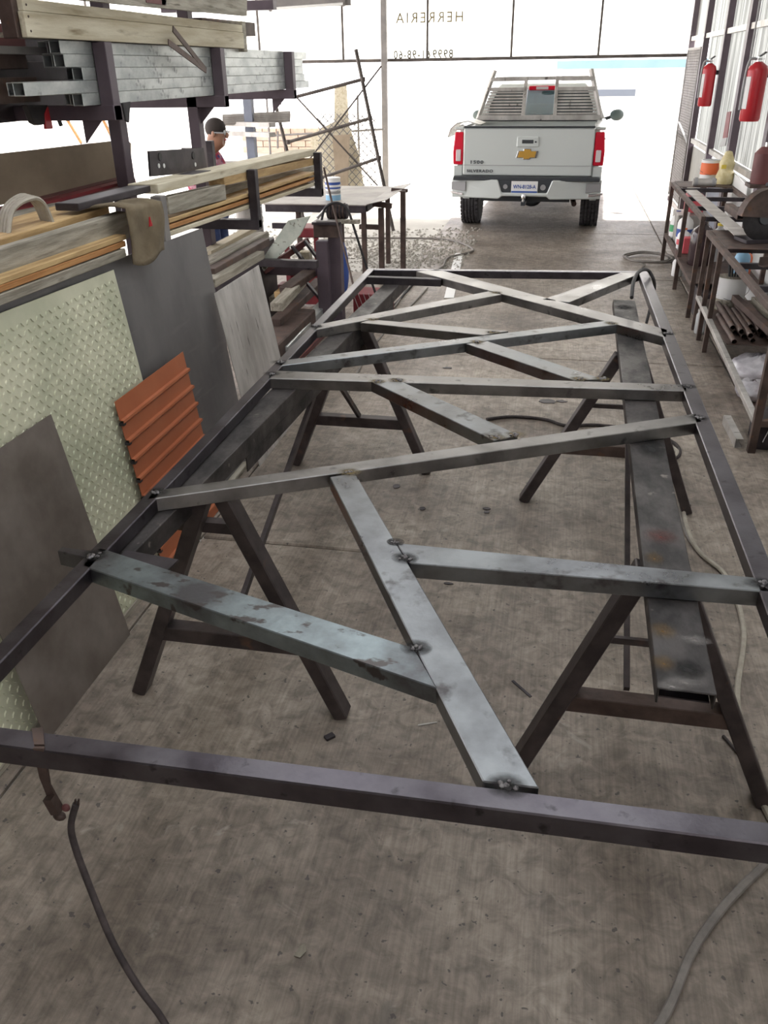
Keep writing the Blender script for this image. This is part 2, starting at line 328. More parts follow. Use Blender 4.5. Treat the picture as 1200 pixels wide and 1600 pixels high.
def spline(pts, n=8):
    P = [Vector(p) for p in pts]; out = []
    for i in range(len(P) - 1):
        a, b, c, d = P[max(i - 1, 0)], P[i], P[i + 1], P[min(i + 2, len(P) - 1)]
        for k in range(n):
            t = k / n; out.append(.5 * ((2 * b) + (c - a) * t + (2 * a - 5 * b + 4 * c - d) * t * t + (3 * b - a - 3 * c + d) * t ** 3))
    return out + [P[-1]]
def text(body, name, size, mat, parent, loc, xdir, ydir, depth=.004, flip=False, space=1.0, bold=0.0, local=False):
    cu = bpy.data.curves.new(name, 'FONT'); cu.body = body; cu.size = size; cu.extrude = depth; cu.align_x = 'CENTER'; cu.align_y = 'CENTER'; cu.space_character = space; cu.offset = bold; cu.resolution_u = 3
    t = bpy.data.objects.new(name + '_curve', cu); COL.objects.link(t)
    bpy.context.view_layer.update()
    me = bpy.data.meshes.new_from_object(t.evaluated_get(bpy.context.evaluated_depsgraph_get()))
    X = Vector(xdir).normalized(); Y = Vector(ydir).normalized(); Z = X.cross(Y); k = -1 if flip else 1
    b = MB(); b.v = [tuple(Vector(loc) + X * (v.co.x * k) + Y * v.co.y + Z * v.co.z) for v in me.vertices]; b.f = [tuple(p.vertices) for p in me.polygons]
    bpy.data.objects.remove(t); bpy.data.meshes.remove(me)
    return b.build(name, mat, parent, local=local)
# ================================================================== SETTING
fl = MB().box(-30, 14, -12, 60, -.30, -.035).build('floor', 'joint'); struct(fl); fl['label'] = 'worn grey concrete workshop floor cast in square slabs'
xs = [-10.75, -7.70, -4.66, -1.655, 1.39, 4.4]; ys = [-5.7, -2.65, .36, 3.44, 6.68, 9.69, 12.55, 15.9, 19.0, 22.]
for i in range(len(xs) - 1):
    for j in range(len(ys) - 1):
        if i < 3 and j >= 5: continue
        g = .006
        MB().box(xs[i] + g, xs[i + 1] - g, ys[j] + g, ys[j + 1] - g, -.2, 0).build('slab', 'concrete', fl, bevel=.008)
yd = MB().box(-30, 14, -12, 60, -.05, -.022).build('ground', 'yard'); struct(yd); yd['label'] = 'bright dusty yard ground around the slabs'
# gravel strip beside the slabs
gb = MB()
for k in range(2600):
    x = -1.66 - abs(random.gauss(0, 1.6)) if k % 4 else random.uniform(-1.66, -1.05); y = random.gauss(10.9, .7) if k % 3 else random.uniform(9.7, 12.8)
    if not 9.7 < y < 13.2: continue
    s_ = random.uniform(.008, .032); z = -.02 if x < -1.66 else 0
    a = random.random() * 6.28; c, q = math.cos(a) * s_, math.sin(a) * s_
    gb.add([(x + c, y + q, z), (x - q, y + c, z), (x - c * .8, y - q, z), (x + q, y - c, z), (x + c * .1, y, z + s_ * .8)], [(0, 1, 4), (1, 2, 4), (2, 3, 4), (3, 0, 4)])
go = gb.build('gravel', 'gravel'); tag(go, 'loose gravel strewn on the ground beside the pale table', 'gravel'); go['kind'] = 'stuff'
# roof (above the frame of the picture) on its purlins
ce = MB()
SK = [(-1.75, -.85), (.05, .95)]      # two unseen roof lanes, added to light the near floor, are skylight sheets
for xa, xb_ in ((-6.0, SK[0][0]), (SK[0][1], SK[1][0]), (SK[1][1], 2.1)):
    ce.grid(lambda u, v: (xa + (xb_ - xa) * u, -5 + 21.2 * v, 4.35 + .02 * math.sin((xa + (xb_ - xa) * u) * 40)), max(8, int((xb_ - xa) * 20)), 1)
for xa, xb_ in SK:
    for ya, yb_ in ((-5, .5), (7.5, 16.2)): ce.grid(lambda u, v: (xa + (xb_ - xa) * u, ya + (yb_ - ya) * v, 4.35 + .02 * math.sin((xa + (xb_ - xa) * u) * 40)), 18, 1)
ce = struct(ce.build('ceiling', 'rooftin')); ce['label'] = 'corrugated tin roof over the workshop'
for xa, xb_ in SK:
    MB().grid(lambda u, v: (xa + (xb_ - xa) * u, .48 + 7.04 * v, 4.352 + .02 * math.sin((xa + (xb_ - xa) * u) * 40)), 18, 1).build('fill_skylight_sheet', 'fill_skylight', ce, smooth=2)  # added sheets, out of view, letting fill light down near the camera
for k in range(8): MB().box(-6, 2.1, -4.6 + k * 2.9, -4.5 + k * 2.9, 4.15, 4.32).build('purlin', 'darksteel', ce)
wb_ = struct(MB().box(-6.1, 2.1, -5.2, -5.0, -.02, 4.4).build('wall_back', 'backwall')); wb_['label'] = 'unseen rear wall added behind the camera to block light'  # added out of view to keep camera-facing steel sides dark
wl_ = struct(MB().box(-6.2, -6.0, -5.2, 2.2, -.02, 4.4).build('wall_left', 'backwall')); wl_['label'] = 'unseen grey block wall added on the near left to block light'  # added out of view to cut open light from the near left
# ---------------------------------------------------------------- right wall
WX = 1.92
wr = MB().box(WX + .02, WX + .16, -5, 14.45, -.02, 1.0).build('wall_right', 'whitewall'); struct(wr); wr['label'] = 'low white wall with corrugated translucent sheets above'
def corr(y0, y1, z0, z1, x, mat='poly'):
    b = MB(); n = max(8, int((y1 - y0) / .019))
    b.grid(lambda u, v: (x + .011 * math.sin((y0 + (y1 - y0) * u) * 2 * math.pi / .076), y0 + (y1 - y0) * u, z0 + (z1 - z0) * v), n, 1); return b
posts_y = [16.05, 14.4, 12.55, 11.0, 9.15, 7.2, 4.5, 1.5, -1.5]
for k in range(len(posts_y) - 1):
    corr(posts_y[k + 1] + .01, posts_y[k] - .01, 1.1 if k else 2.5, 4.3, WX + .06).build('corrugated_sheet', 'poly', wr, smooth=2)
for k, y in enumerate(posts_y):
    w_ = .075 if k in (3, 4) else .05
    MB().box(WX - .05, WX + .03, y - w_, y + w_, 0, 4.3).build('wall_post', 'purplepost', wr)
for z in (1.08, 2.45, 3.6): MB().box(WX - .03, WX + .02, -5, 16.1, z - .03, z + .03).build('wall_rail', 'galv', wr)
MB().box(WX - .012, WX + .019, 11.2, 12.2, .02, 1.0).build('grey_panel', 'bluegrey', wr)
MB().tube([(WX - .06, 10.5, 4.2), (WX - .06, 10.5, 1.75), (WX - .06, 10.52, 1.62)], .009).build('conduit', 'grey', wr)
# mesh gate folded back against the wall at the opening
mg = thing('mesh_gate', 'chain-link gate leaf folded back at the end of the corrugated wall', 'gate', (1.88, 15.2, 0))
def chain(p0, U, V, lu, lv, sp, r):
    b = MB(); U = Vector(U); V = Vector(V); p0 = Vector(p0); n = int((lu + lv) / sp)
    for k in range(1, n):
        s_ = k * sp
        a = (min(s_, lu), max(0, s_ - lu)); c = (max(0, s_ - lv), min(s_, lv)); b.bar(p0 + U * a[0] + V * a[1], p0 + U * c[0] + V * c[1], r, r)
        a = (lu - min(s_, lu), max(0, s_ - lu)); c = (lu - max(0, s_ - lv), min(s_, lv)); b.bar(p0 + U * a[0] + V * a[1], p0 + U * c[0] + V * c[1], r, r)
    return b
gU = Vector((.0, -1, 0))
o = chain((1.88, 16.0, .1), gU, (0, 0, 1), 1.5, 2.2, .075, .009).build('wire_mesh', 'postgrey', mg); o['kind'] = 'stuff'
g0 = Vector((1.88, 16.0, .1)); g1 = g0 + gU * 1.5; up = Vector((0, 0, 2.2))
for p, q in ((g0, g0 + up), (g1, g1 + up), (g0, g1), (g0 + up, g1 + up), (g0 + up * .52, g1 + up * .42)): MB().tube([p, q], .022).build('frame_pipe', 'postgrey', mg, smooth=True)
# ---------------------------------------------------------------- front: banner, lintel, post
BY = 16.15
LZ0 = FY(600, 95, BY).z + .03
bn = thing('banner_sign', 'white translucent shop banner stretched above the entrance, its print seen reversed', 'banner', (-2, BY, LZ0))
edges = [-9.6] + [FY(x, 60, BY).x for x in (142, 405, 536, 668, 800, 937)] + [1.9]
for a, b_ in zip(edges[:-1], edges[1:]): MB().box(a + .01, b_ - .01, BY, BY + .004, LZ0, 4.3).build('banner_panel', 'banner', bn)
for x in edges[1:-1]: MB().box(x - .018, x + .018, BY - .03, BY - .002, LZ0, 4.3).build('frame_bar', 'pipe', bn)
MB().box(-9.6, 1.9, BY - .04, BY + .03, LZ0 - .05, LZ0).build('lintel_bar', 'pipe', bn)
def bt(body, x0, x1, y, hpx, mat, sp=1.0, bold=0.0):
    c = FY((x0 + x1) / 2, y, BY - .012); wd = (FY(x1, y, BY).x - FY(x0, y, BY).x)
    o = text(body, 'lettering', .3, mat, bn, (0, 0, 0), (1, 0, 0), (0, 0, 1), .003, True, sp, bold)
    xs_ = [v.co.x for v in o.data.vertices]; zs = [v.co.z for v in o.data.vertices]
    sx = wd / (max(xs_) - min(xs_)); sz = hpx * BY / 1300 * .95 / (max(zs) - min(zs)); inv = MW[bn.name].inverted(); c = inv @ c
    mx = (max(xs_) + min(xs_)) / 2; mz = (max(zs) + min(zs)) / 2; my = o.data.vertices[0].co.y
    for v in o.data.vertices: v.co = Vector(((v.co.x - mx) * sx + c.x, (v.co.y - my) + c.y, (v.co.z - mz) * sz + c.z))
bt('HERRERIA', 618, 723, 27, 13, 'bannertext', 1.3, .002)
bt('61-98-60', 615, 672, 85, 11, 'bannernum', 1.2, .004); bt('8999', 676, 708, 84, 11, 'bannernum', 1.2, .004)
b = MB().bar((FY(600, 50, BY - .15).x, BY - .15, -.02), (FY(600, 50, BY - .15).x, BY - .15, 4.3), .10, .10); tag(b.build('entrance_post', 'postgrey', bevel=.006), 'slim grey steel post standing in the entrance left of the pickup', 'post')
b = MB().box(1.90, 1.98, 16.06, 16.13, 0, 4.3); tag(b.build('entrance_post', 'galv', bevel=.006), 'pale steel post at the end of the corrugated wall', 'post')
# light fitting hanging at the top left of the opening
lf = thing('tube_light', 'grey strip light batten hung high left of the entrance post', 'light', tuple(FY(465, 10, 12)))
p, q = FY(375, 13, 12), FY(548, 2, 12.0); p.z = q.z = (p.z + q.z) / 2 + .02
MB().bar(p, q, .07, .09).build('batten', 'postgrey', lf, bevel=.004)
p2, q2 = FY(422, 14, 11.9), FY(536, 6, 11.9); MB().tube([p2, q2], .016).build('light_tube', 'white', lf, smooth=True)
for k in (p2, q2): MB().bar(k + Vector((0, 0, -.02)), k + Vector((0, .1, .1)), .04, .03).build('end_cap', 'postgrey', lf)
for k in (p, q): MB().tube([k, k + Vector((0, 0, 4.3 - k.z))], .006).build('hanger_wire', 'postgrey', lf)
# ---------------------------------------------------------------- outside, beyond the entrance
st = thing('street_building', 'bleached white building across the street with a pale blue fascia', 'building', (4, 34, 0))
SY = 34
a = FY(880, 95, SY); b2 = FY(1080, 85, SY)
MB().box(a.x, 12, SY, SY + 5, -.02, a.z - .26).build('wall', 'whitewall', st)
MB().box(a.x - .2, 12, SY - .5, SY + 5, a.z - .26, a.z).build('fascia', 'fascia', st)
c0, c1 = FY(930, 140, SY), FY(992, 150, SY)
MB().box(c0.x, c1.x, SY - .05, SY, c1.z, c0.z).build('window', 'farpane', st)
# brick wall in the yard on the left, bricks picked out
bw = thing('brick_wall', 'pale brick yard wall behind the scaffold frame', 'wall', (-7.0, 15.4, 0))
x0, x1 = FY(378, 215, 15.4).x, FY(500, 215, 15.4).x; zt = FY(440, 200, 15.4).z
MB().box(x0, x1, 15.42, 15.55, -.02, zt).build('mortar_core', 'mortar', bw)
bme = None; bl, bh = .26, .10; nrow = int(zt / bh)
for r in range(nrow):
    for c in range(int((x1 - x0) / bl)):
        z = r * bh; x = x0 + c * bl + (bl / 2 if r % 2 else 0)
        if x + bl > x1 or z < .75: continue
        if bme is None:
            bo = MB().box(-bl / 2 + .008, bl / 2 - .008, -.02, .02, .006, bh - .006).build('brick', 'brick', bw, local=True); bme = bo.data
        else: bo = bpy.data.objects.new('brick', bme); COL.objects.link(bo); bo.parent = bw
        bo.location = MW[bw.name].inverted() @ Vector((x + bl / 2, 15.405, z))
cp = thing('leaning_screen', 'tan diamond-mesh panel leaning behind the scaffold frame', 'panel', tuple(FY(540, 285, 14.6)))
def quad(pts, Y, th, name, mat, par):
    P = [FY(x, y, Y) for x, y in pts]; return MB().prism(P, (0, th, 0)).build(name, mat, par)
P = [FY(x, y, 14.7) for x, y in ((523, 132), (541, 132), (545, 195), (560, 240), (574, 300), (500, 300), (484, 210), (522, 190))]
for q in (4, 5): P[q].z = -.02
MB().prism(P, (0, .03, 0)).build('board', 'woodpale', cp)
pw = FY(500, 290, 14.6); o = chain((pw.x, 14.62, pw.z), (1, 0, 0), (0, 0, 1), 1.0, 1.1, .13, .012).build('wire_mesh', 'postgrey', cp); o['kind'] = 'stuff'
P = [FY(x, y, 14.4) for x, y in ((519, 212), (546, 210), (541, 300), (527, 300))]; P[2].z = P[3].z = -.02
b = MB().prism(P, (0, .05, 0)); tag(b.build('brown_door_leaf', 'ply', bevel=.004), 'narrow brown board standing behind the blue paint can', 'board')
yb = [((55, 168), (72, 205)), ((100, 165), (104, 200))]
# pale things in the glare behind the left rack
gr = thing('display_frame', 'pale frame with orange edges glaring behind the left rack', 'frame', tuple(FY(140, 235, 11)))
fr = [FY(x, y, 11) for x, y in ((105, 187), (158, 181), (175, 215), (128, 225))]
for p, q, mt in ((0, 1, 'postgrey'), (1, 2, 'woodorange'), (2, 3, 'white'), (3, 0, 'woodorange')): MB().bar(fr[p], fr[q], .03, .03).build('frame_bar', mt, gr)
for k, (p, q) in enumerate(((3, 2),)):
    for x in (fr[p], fr[q]): MB().bar(x, (x.x, x.y, -.02), .03, .03).build('leg', 'white', gr)
sb = thing('steel_shelf', 'grey steel storage arms with pale pipes behind the worker', 'rack', tuple(FY(392, 260, 10.5) * 1))
sp = FY(392, 210, 10.5); MB().box(sp.x - .05, sp.x + .05, sp.y - .05, sp.y + .05, -.02, FY(392, 140, 10.5).z).build('column', 'bluegrey', sb)
for y in (190, 205):
    p, q = FY(345, y + 3, 10.6), FY(425, y - 3, 10.3); q.z = p.z; MB().bar(p, q, .12, .05).build('arm', 'galv', sb)
for k in range(4): p = FY(348, 192 - k * 3, 10.4); MB().tube([p, p + Vector((.75, .3, .02))], .03).build('pipe', 'galv', sb, smooth=True)
MB().box(sp.x - .4, sp.x + .5, sp.y - .3, sp.y + .3, FY(392, 248, 10.5).z - .03, FY(392, 248, 10.5).z).build('tray', 'galv', sb)
# ================================================================== WELDED STEEL FRAME
HF = .93; TH = .047
gf = thing('steel_gate_frame', 'large welded steel gate frame with zigzag bracing lying across the trestles', 'gate frame', (-.3, 3.2, HF - TH))
def member(pts, mat='steel', name='brace', th=TH, z=HF, ext=None):
    T = [G(x, y, z) for x, y in pts]; B = [p - Vector((0, 0, th)) for p in T]
    # order the corners so that faces look outwards
    ar = sum(T[i].x * T[(i + 1) % 4].y - T[(i + 1) % 4].x * T[i].y for i in range(4))
    if ar < 0: T = T[::-1]; B = B[::-1]
    return MB().hexa(B, T).build(name, mat, gf, bevel=.0025)
Lx0, Lx1 = -1.205, -1.160            # left tube
Rx0, Rx1 = .565, .625
Yf = G(790, 421, HF).y; Yn = 1.083
tw = .047
# outline from the four corners on the level plane
cFL, cFR = G(575, 419, HF), G(1019, 424, HF)
cNL = G(-190, 1140, HF); lxa = G(0, 1003, HF)
def rail4(o0, o1, inward, w_, name='frame_rail', mat='steel'):
    d = (o1 - o0).normalized(); n = Vector((-d.y, d.x, 0)) * (w_ if inward else -w_)
    T = [o0, o1, o1 + n, o0 + n]; B = [p - Vector((0, 0, TH)) for p in T]
    if not inward: T = T[::-1]; B = B[::-1]
    return MB().hexa(B, T).build(name, mat, gf, bevel=.003)
# left: outer line through (575,419) and (0,~1000); right: outer line through (1023,450) and (1150,750)
Lo = [G(575, 419, HF), G(0, 1003, HF)]; dL = (Lo[1] - Lo[0]).normalized()
nF = G(600, 1199, HF); nE = G(1200, 1284, HF); nW = G(0, 1135, HF)
left_near = Lo[0] + dL * ((nW.y - Lo[0].y) / dL.y); rail4(Lo[0], left_near, True, .046)
Ro = [G(1023, 450, HF), G(1150, 750, HF)]; dR = (Ro[1] - Ro[0]).normalized()
rf = Ro[0] + dR * ((cFR.y - Ro[0].y) / dR.y); rn = Ro[0] + dR * ((nE.y - Ro[0].y) / dR.y); rail4(rf, rn, False, .058)
rail4(Vector((rf.x - .058, cFR.y, HF)), Vector((Lo[0].x + .046, cFL.y, HF)), True, .05)
# near tube, running past both sides
dn = (nE - nW).normalized(); a = nW - dn * .30; c = nE + dn * .35; a.z = c.z = HF
nrm = Vector((dn.y, -dn.x, 0)) * .05
T = [a, c, c + nrm, a + nrm][::-1]; MB().hexa([p - Vector((0, 0, TH + .003)) for p in T], T).build('frame_rail', 'steel', gf, bevel=.003)
mem = [
 ((685, 421), (1043, 515), (1041, 527), (650, 424), 'steelM'),        # 0 far long diagonal
 ((500, 506), (763, 455), (784, 460), (488, 516), 'steelM'),          # 1
 ((580, 499), (795, 517), (756, 523), (563, 504), 'steelM'),          # 2
 ((447, 562), (947, 501), (965, 507), (433, 572), 'steelL'),         # 3
 ((762, 533), (942, 592), (897, 594), (728, 537), 'steelL'),         # 4
 ((428, 579), (1075, 601), (1073, 611), (418, 591), 'steelM'),        # 5
 ((630, 597), (810, 679), (772, 688), (578, 595), 'steelL'),         # 6
 ((243, 766), (1087, 646), (1098, 659), (228, 781), 'steelM'),        # 7
 ((515, 745), (555, 739), (843, 1231), (755, 1221), 'steelL'),       # 8 wide brace
 ((619, 848), (1181, 902), (1206, 925), (641, 880), 'steelL'),       # 9
 ((155, 855), (647, 1012), (684, 1076), (128, 884), 'steelP'),       # 10
 ((972, 425), (1003, 426), (890, 472), (847, 468), 'steelM'),         # far right short brace
]
MEM = []
for t in mem: MEM.append(member(t[:4], t[4]))
stub = member(((97, 854), (150, 861), (137, 872), (89, 861)), 'steel', 'stub')
# weld beads with their scorched metal
bead = None
def weld(x, y, i, s=1.0, tint='scorch', seed=0):
    p = G(x, y, HF); rnd = random.Random(seed + int(x)); b = MB()
    for k in range(7):
        a = rnd.random() * 6.28; r = rnd.random() * .013 * s
        b.ball((p.x + math.cos(a) * r * 1.5, p.y + math.sin(a) * r, HF + .001), (.0035 + rnd.random() * .003) * s, 5, (1, 1, .7))
    b.build('weld_bead', 'weld', MEM[i], smooth=True)
    d = MB(); n = 20; R = .034 * s
    d.add([(0, 0, 0)] + [(math.cos(6.283 * k / n) * R, math.sin(6.283 * k / n) * R, 0) for k in range(n)], [(0, k + 1, (k + 1) % n + 1) for k in range(n)])
    o = d.build('heat_mark', tint, MEM[i], local=True); o.location = MW[gf.name].inverted() @ Vector((p.x, p.y, HF + .0012)); o.scale = (1.25, 1, 1); return o
for i, (x, y, k, s_, tt) in enumerate([(792, 1228, 8, 1.0, 'scorch'), (650, 1012, 8, .9, 'scorch'), (633, 872, 9, .9, 'scorch'), (618, 847, 9, .6, 'scorch'), (147, 868, 10, 1.3, 'scorch'), (1190, 912, 9, 1.2, 'scorch'),
      (246, 769, 7, 1.1, 'scorch'), (1092, 653, 7, 1.3, 'scorch'), (1075, 604, 5, 1.1, 'scorch'), (775, 683, 6, 1.3, 'scorchY'), (805, 679, 6, 1.5, 'scorchY'), (590, 596, 6, 1.2, 'scorchY'), (620, 594, 6, 1.4, 'scorchY'),
      (745, 534, 4, 1.1, 'scorchY'), (905, 592, 4, 1.1, 'scorchY'), (940, 592, 4, 1.3, 'scorchY'), (770, 519, 2, 1.1, 'scorchY'), (582, 499, 2, 1.1, 'scorchY'), (436, 566, 3, 1.2, 'scorch'), (425, 584, 5, 1.2, 'scorch'),
      (494, 510, 1, 1.4, 'scorch'), (1043, 521, 0, 1.4, 'scorch'), (547, 738, 8, 1.0, 'scorchY'), (955, 505, 3, 1.0, 'scorchY'), (775, 457, 1, 1.0, 'scorchY')]): weld(x, y, k, s_, tt, i)
# ================================================================== TRESTLES
BT = HF - TH - .001
def leg(par, p, q, w_, h_, mat='trestle', name='leg', up=(0, 1, 0)): return MB().bar(p, q, w_, h_, up).build(name, mat, par, bevel=.004)
# left trestle
lt = thing('steel_trestle', 'left steel trestle with a deep rusty beam under the gate frame', 'trestle', (-1.03, 3.3, 0))
bp, bq = Vector((-1.172, 1.87, 0)), Vector((-.985, 5.62, 0)); bd = (bq - bp).normalized()
def up_(v, z): return Vector((v.x, v.y, z))
MB().bar(up_(bp, BT - .036), up_(bq, BT - .036), .105, .072).build('beam', 'channel', lt, bevel=.003)
MB().cee(up_(bp + bd * .85, BT - .104), up_(bq - bd * .5, BT - .104), .10, .06, .006).build('lower_channel', 'channel', lt, bevel=.002)
MB().bar(up_(bp, BT - .076), up_(bp + bd * .8, BT - .076), .085, .006).build('beam_flange', 'darksteel', lt)
for y, s_ in ((2.28, 1), (4.385, 1)):
    zt = BT - .004
    leg(lt, (-1.43, y, 0), (-1.065 , y, zt), .052, .072); leg(lt, (-.63, y, 0), (-1.0, y, zt), .052, .072)
    bx = bp.x + (bq.x - bp.x) * (y - bp.y) / (bq.y - bp.y); MB().bar((bx - .06, y + .06, BT - .16), (-.96, y + .06, BT - .16), .04, .04).build('cap_bar', 'trestle', lt)
    MB().bar((-1.30, y, .30), (-.77, y, .30), .06, .06).build('crossbar', 'trestle', lt, bevel=.003)
MB().bar((-1.03, 2.28, .33), (-1.05, 3.55, BT - .13), .018, .028).build('stay', 'trestle', lt)
MB().bar((-1.03, 4.385, .33), (-1.05, 3.9, BT - .13), .018, .028).build('stay', 'trestle', lt)
b = MB().bar(G(185, 871, BT + .004) + Vector((0, 0, 0)), G(268, 886, BT + .004), .075, .006); b.build('end_plate', 'darksteel', lt)
b = MB().bar(G(568, 437, BT + .02), G(690, 441, BT + .02), .05, .045); tag(b.build('steel_bar', 'darksteel', bevel=.003), 'short dark bar lying across the far end of the left trestle', 'bar')
# right trestle
rt = thing('steel_trestle', 'right steel trestle with a wide soot-blackened channel on top', 'trestle', (.4, 3.2, 0))
c0 = G(1028, 1075, BT); c1 = G(1120, 1085, BT); d0 = G(957, 470, BT); d1 = G(993, 468, BT)
p = (c0 + c1) / 2; q = (d0 + d1) / 2; cw = .125
MB().cee((p.x, p.y, BT - .022), (q.x, q.y, BT - .022), cw, .044, .005).build('channel_top', 'channel', rt, bevel=.002)
MB().bar((p.x, p.y + .02, BT - .04), (p.x + .005, p.y + .16, BT - .04), cw - .014, .004).build('tongue_plate', 'darksteel', rt)
zt = BT - .046
for y, xl, xr in ((2.12, .005, .80), (4.13, -.06, .80)):
    xm = p.x + (q.x - p.x) * (y - p.y) / (q.y - p.y)
    leg(rt, (xl, y, 0), (xm - .05, y, zt), .052, .075); leg(rt, (xr, y, 0), (xm + .05, y, zt), .05, .075)
    t = .33 / zt
    MB().bar((xl + (xm - .05 - xl) * t, y, .33), (xr + (xm + .05 - xr) * t, y, .33), .06, .06).build('crossbar', 'rust', rt, bevel=.003)
    t = .56 / zt; MB().bar((xl + (xm - .05 - xl) * t, y + .02, .56), (xr + (xm + .05 - xr) * t, y + .02, .56), .014, .022).build('rod', 'trestle', rt)
xm = p.x - .03
MB().bar((xm, 2.16, .36), (xm + .02, 3.4, zt - .0), .018, .02).build('stay', 'trestle', rt)
def patch(x, y, rx, ry, mat):
    c = G(x, y, BT); n = 20; R = .035; d = MB()
    d.add([(0, 0, 0)] + [(math.cos(6.283 * k / n) * R, math.sin(6.283 * k / n) * R, 0) for k in range(n)], [(0, k + 1, (k + 1) % n + 1) for k in range(n)])
    o = d.build('stain', mat, rt, local=True); o.location = MW[rt.name].inverted() @ Vector((c.x, c.y, BT + .0008)); o.scale = (rx / R, ry / R, 1)
for x, y, rx, ry, mt in ((1032, 838, .055, .05, 'st_red'), (1022, 872, .03, .04, 'st_rust'), (1085, 1000, .045, .025, 'st_pale'), (1035, 985, .035, .04, 'st_rust'), (1037, 1036, .03, .035, 'st_rust'), (1075, 1045, .045, .04, 'st_soot'), (1070, 1066, .05, .022, 'st_pale'), (1050, 1072, .04, .02, 'st_pale'), (1060, 915, .055, .09, 'st_soot'), (1018, 700, .06, .10, 'st_soot'), (975, 480, .06, .07, 'st_soot'), (978, 500, .05, .03, 'st_pale')): patch(x, y, rx, ry, mt)
# ================================================================== LEANING SHEETS
def lean(xb, xt, zt, y0, y1, th, zb=0.0, name='sheet', mat='plate', label='', cat='sheet', rise=0.0):
    n = Vector((zt - zb, 0, xb - xt)).normalized() * th
    P = [Vector((xb, y0, zb)), Vector((xb, y1, zb)), Vector((xt, y1, zt)), Vector((xt, y0, zt + rise))]
    return tag(MB().prism(P, n).build(name, mat), label, cat)
lean(-1.638, -1.788, .985, 1.955, 2.60, .004, 0, 'steel_plate', 'plate', 'brownish bare steel plate in front of the checker plate', 'steel plate')
# checker plate with its raised treads
ck = thing('checker_plate', 'pale greenish checker plate leaning against the rack', 'steel plate', (-1.72, 2.6, 0))
xb, xt, zt_, y0, y1 = -1.705, -1.853, 1.322, 1.35, 3.355
U = Vector((0, 1, 0)); Wd = Vector((xt - xb, 0, zt_)).normalized(); Nn = U.cross(Wd).normalized(); Nn = Nn if Nn.x > 0 else -Nn
B0 = Vector((xb, y0, .03)); Lw = math.hypot(xt - xb, zt_)
MB().prism([B0, B0 + U * (y1 - y0), B0 + U * (y1 - y0) + Wd * Lw, B0 + Wd * (Lw + .055)], -Nn * .004).build('plate_sheet', 'checker', ck)
tr = MB(); sp = .031
for i in range(int((y1 - y0) / sp)):
    for j in range(int(Lw / sp)):
        c = B0 + U * ((i + .5) * sp) + Wd * ((j + .5) * sp); s_ = 1 if (i + j) % 2 else -1
        a = (U * .7 + Wd * (.72 * s_)).normalized(); bb = Nn.cross(a)
        q = [c + a * .012, c + bb * .0036, c - a * .012, c - bb * .0036]; t = [c + a * .009 + Nn * .0042, c + bb * .0014 + Nn * .0042, c - a * .009 + Nn * .0042, c - bb * .0014 + Nn * .0042]
        tr.add(q + t, [(4, 5, 6, 7), (0, 1, 5, 4), (1, 2, 6, 5), (2, 3, 7, 6), (3, 0, 4, 7)])
o = tr.build('raised_treads', 'checker', ck); o['kind'] = 'stuff'
lean(-1.735, -1.880, 1.352, 1.2, 4.41, .004, .02, 'steel_sheet', 'darksheet', 'tall dark grey steel sheet standing behind the checker plate', 'steel sheet', .085)
lean(-1.635, -1.805, 1.028, 4.30, 5.055, .003, .0, 'galvanised_sheet', 'galv', 'pale scratched galvanised sheet beside the dark sheet', 'steel sheet')
b = MB().box(-1.80, -1.70, 1.3, 4.3, 0, .03); tag(b.build('floor_bar', 'woodgrey', bevel=.004), 'flat bar on the floor carrying the leaning sheets', 'bar')
# orange ribbed roof panel
op = thing('roof_panel', 'terracotta ribbed roof panel offcut leaning on the dark sheet', 'roof panel', (-1.69, 3.4, 0))
xb, xt, zt_, y0, y1 = -1.672, -1.778, .865, 3.045, 3.765
Wd = Vector((xt - xb, 0, zt_)).normalized(); Nn = Vector((zt_, 0, xb - xt)).normalized(); Lw = math.hypot(xt - xb, zt_)
prof = []; pitch = .090; nr = int(Lw / pitch)
for k in range(nr):
    a = Lw - (nr - k) * pitch + 0.0; prof += [(a - .02, 0), (a - .006, .016), (a + .003, .016), (a + .006, 0)]
prof = [(0, 0)] + [q for q in prof if q[0] > 0.001] + [(Lw, 0)]
b = MB(); V = []
for s_, h in prof:
    for yy in (y0, y1): V.append(Vector((xb, yy, .003)) + Wd * s_ + Nn * h)
b.add(V, [(2 * i, 2 * i + 1, 2 * i + 3, 2 * i + 2) for i in range(len(prof) - 1)])
b.build('ribbed_sheet', 'orange', op, solid=.003)
for k in range(1, nr):
    c = Vector((xb, y0 - .004, .003)) + Wd * (Lw - (nr - k) * pitch - .012) + Nn * .004; MB().bar(c, c + Vector((0, .02, 0)), .022, .012).build('rib_clip', 'darksteel', op)
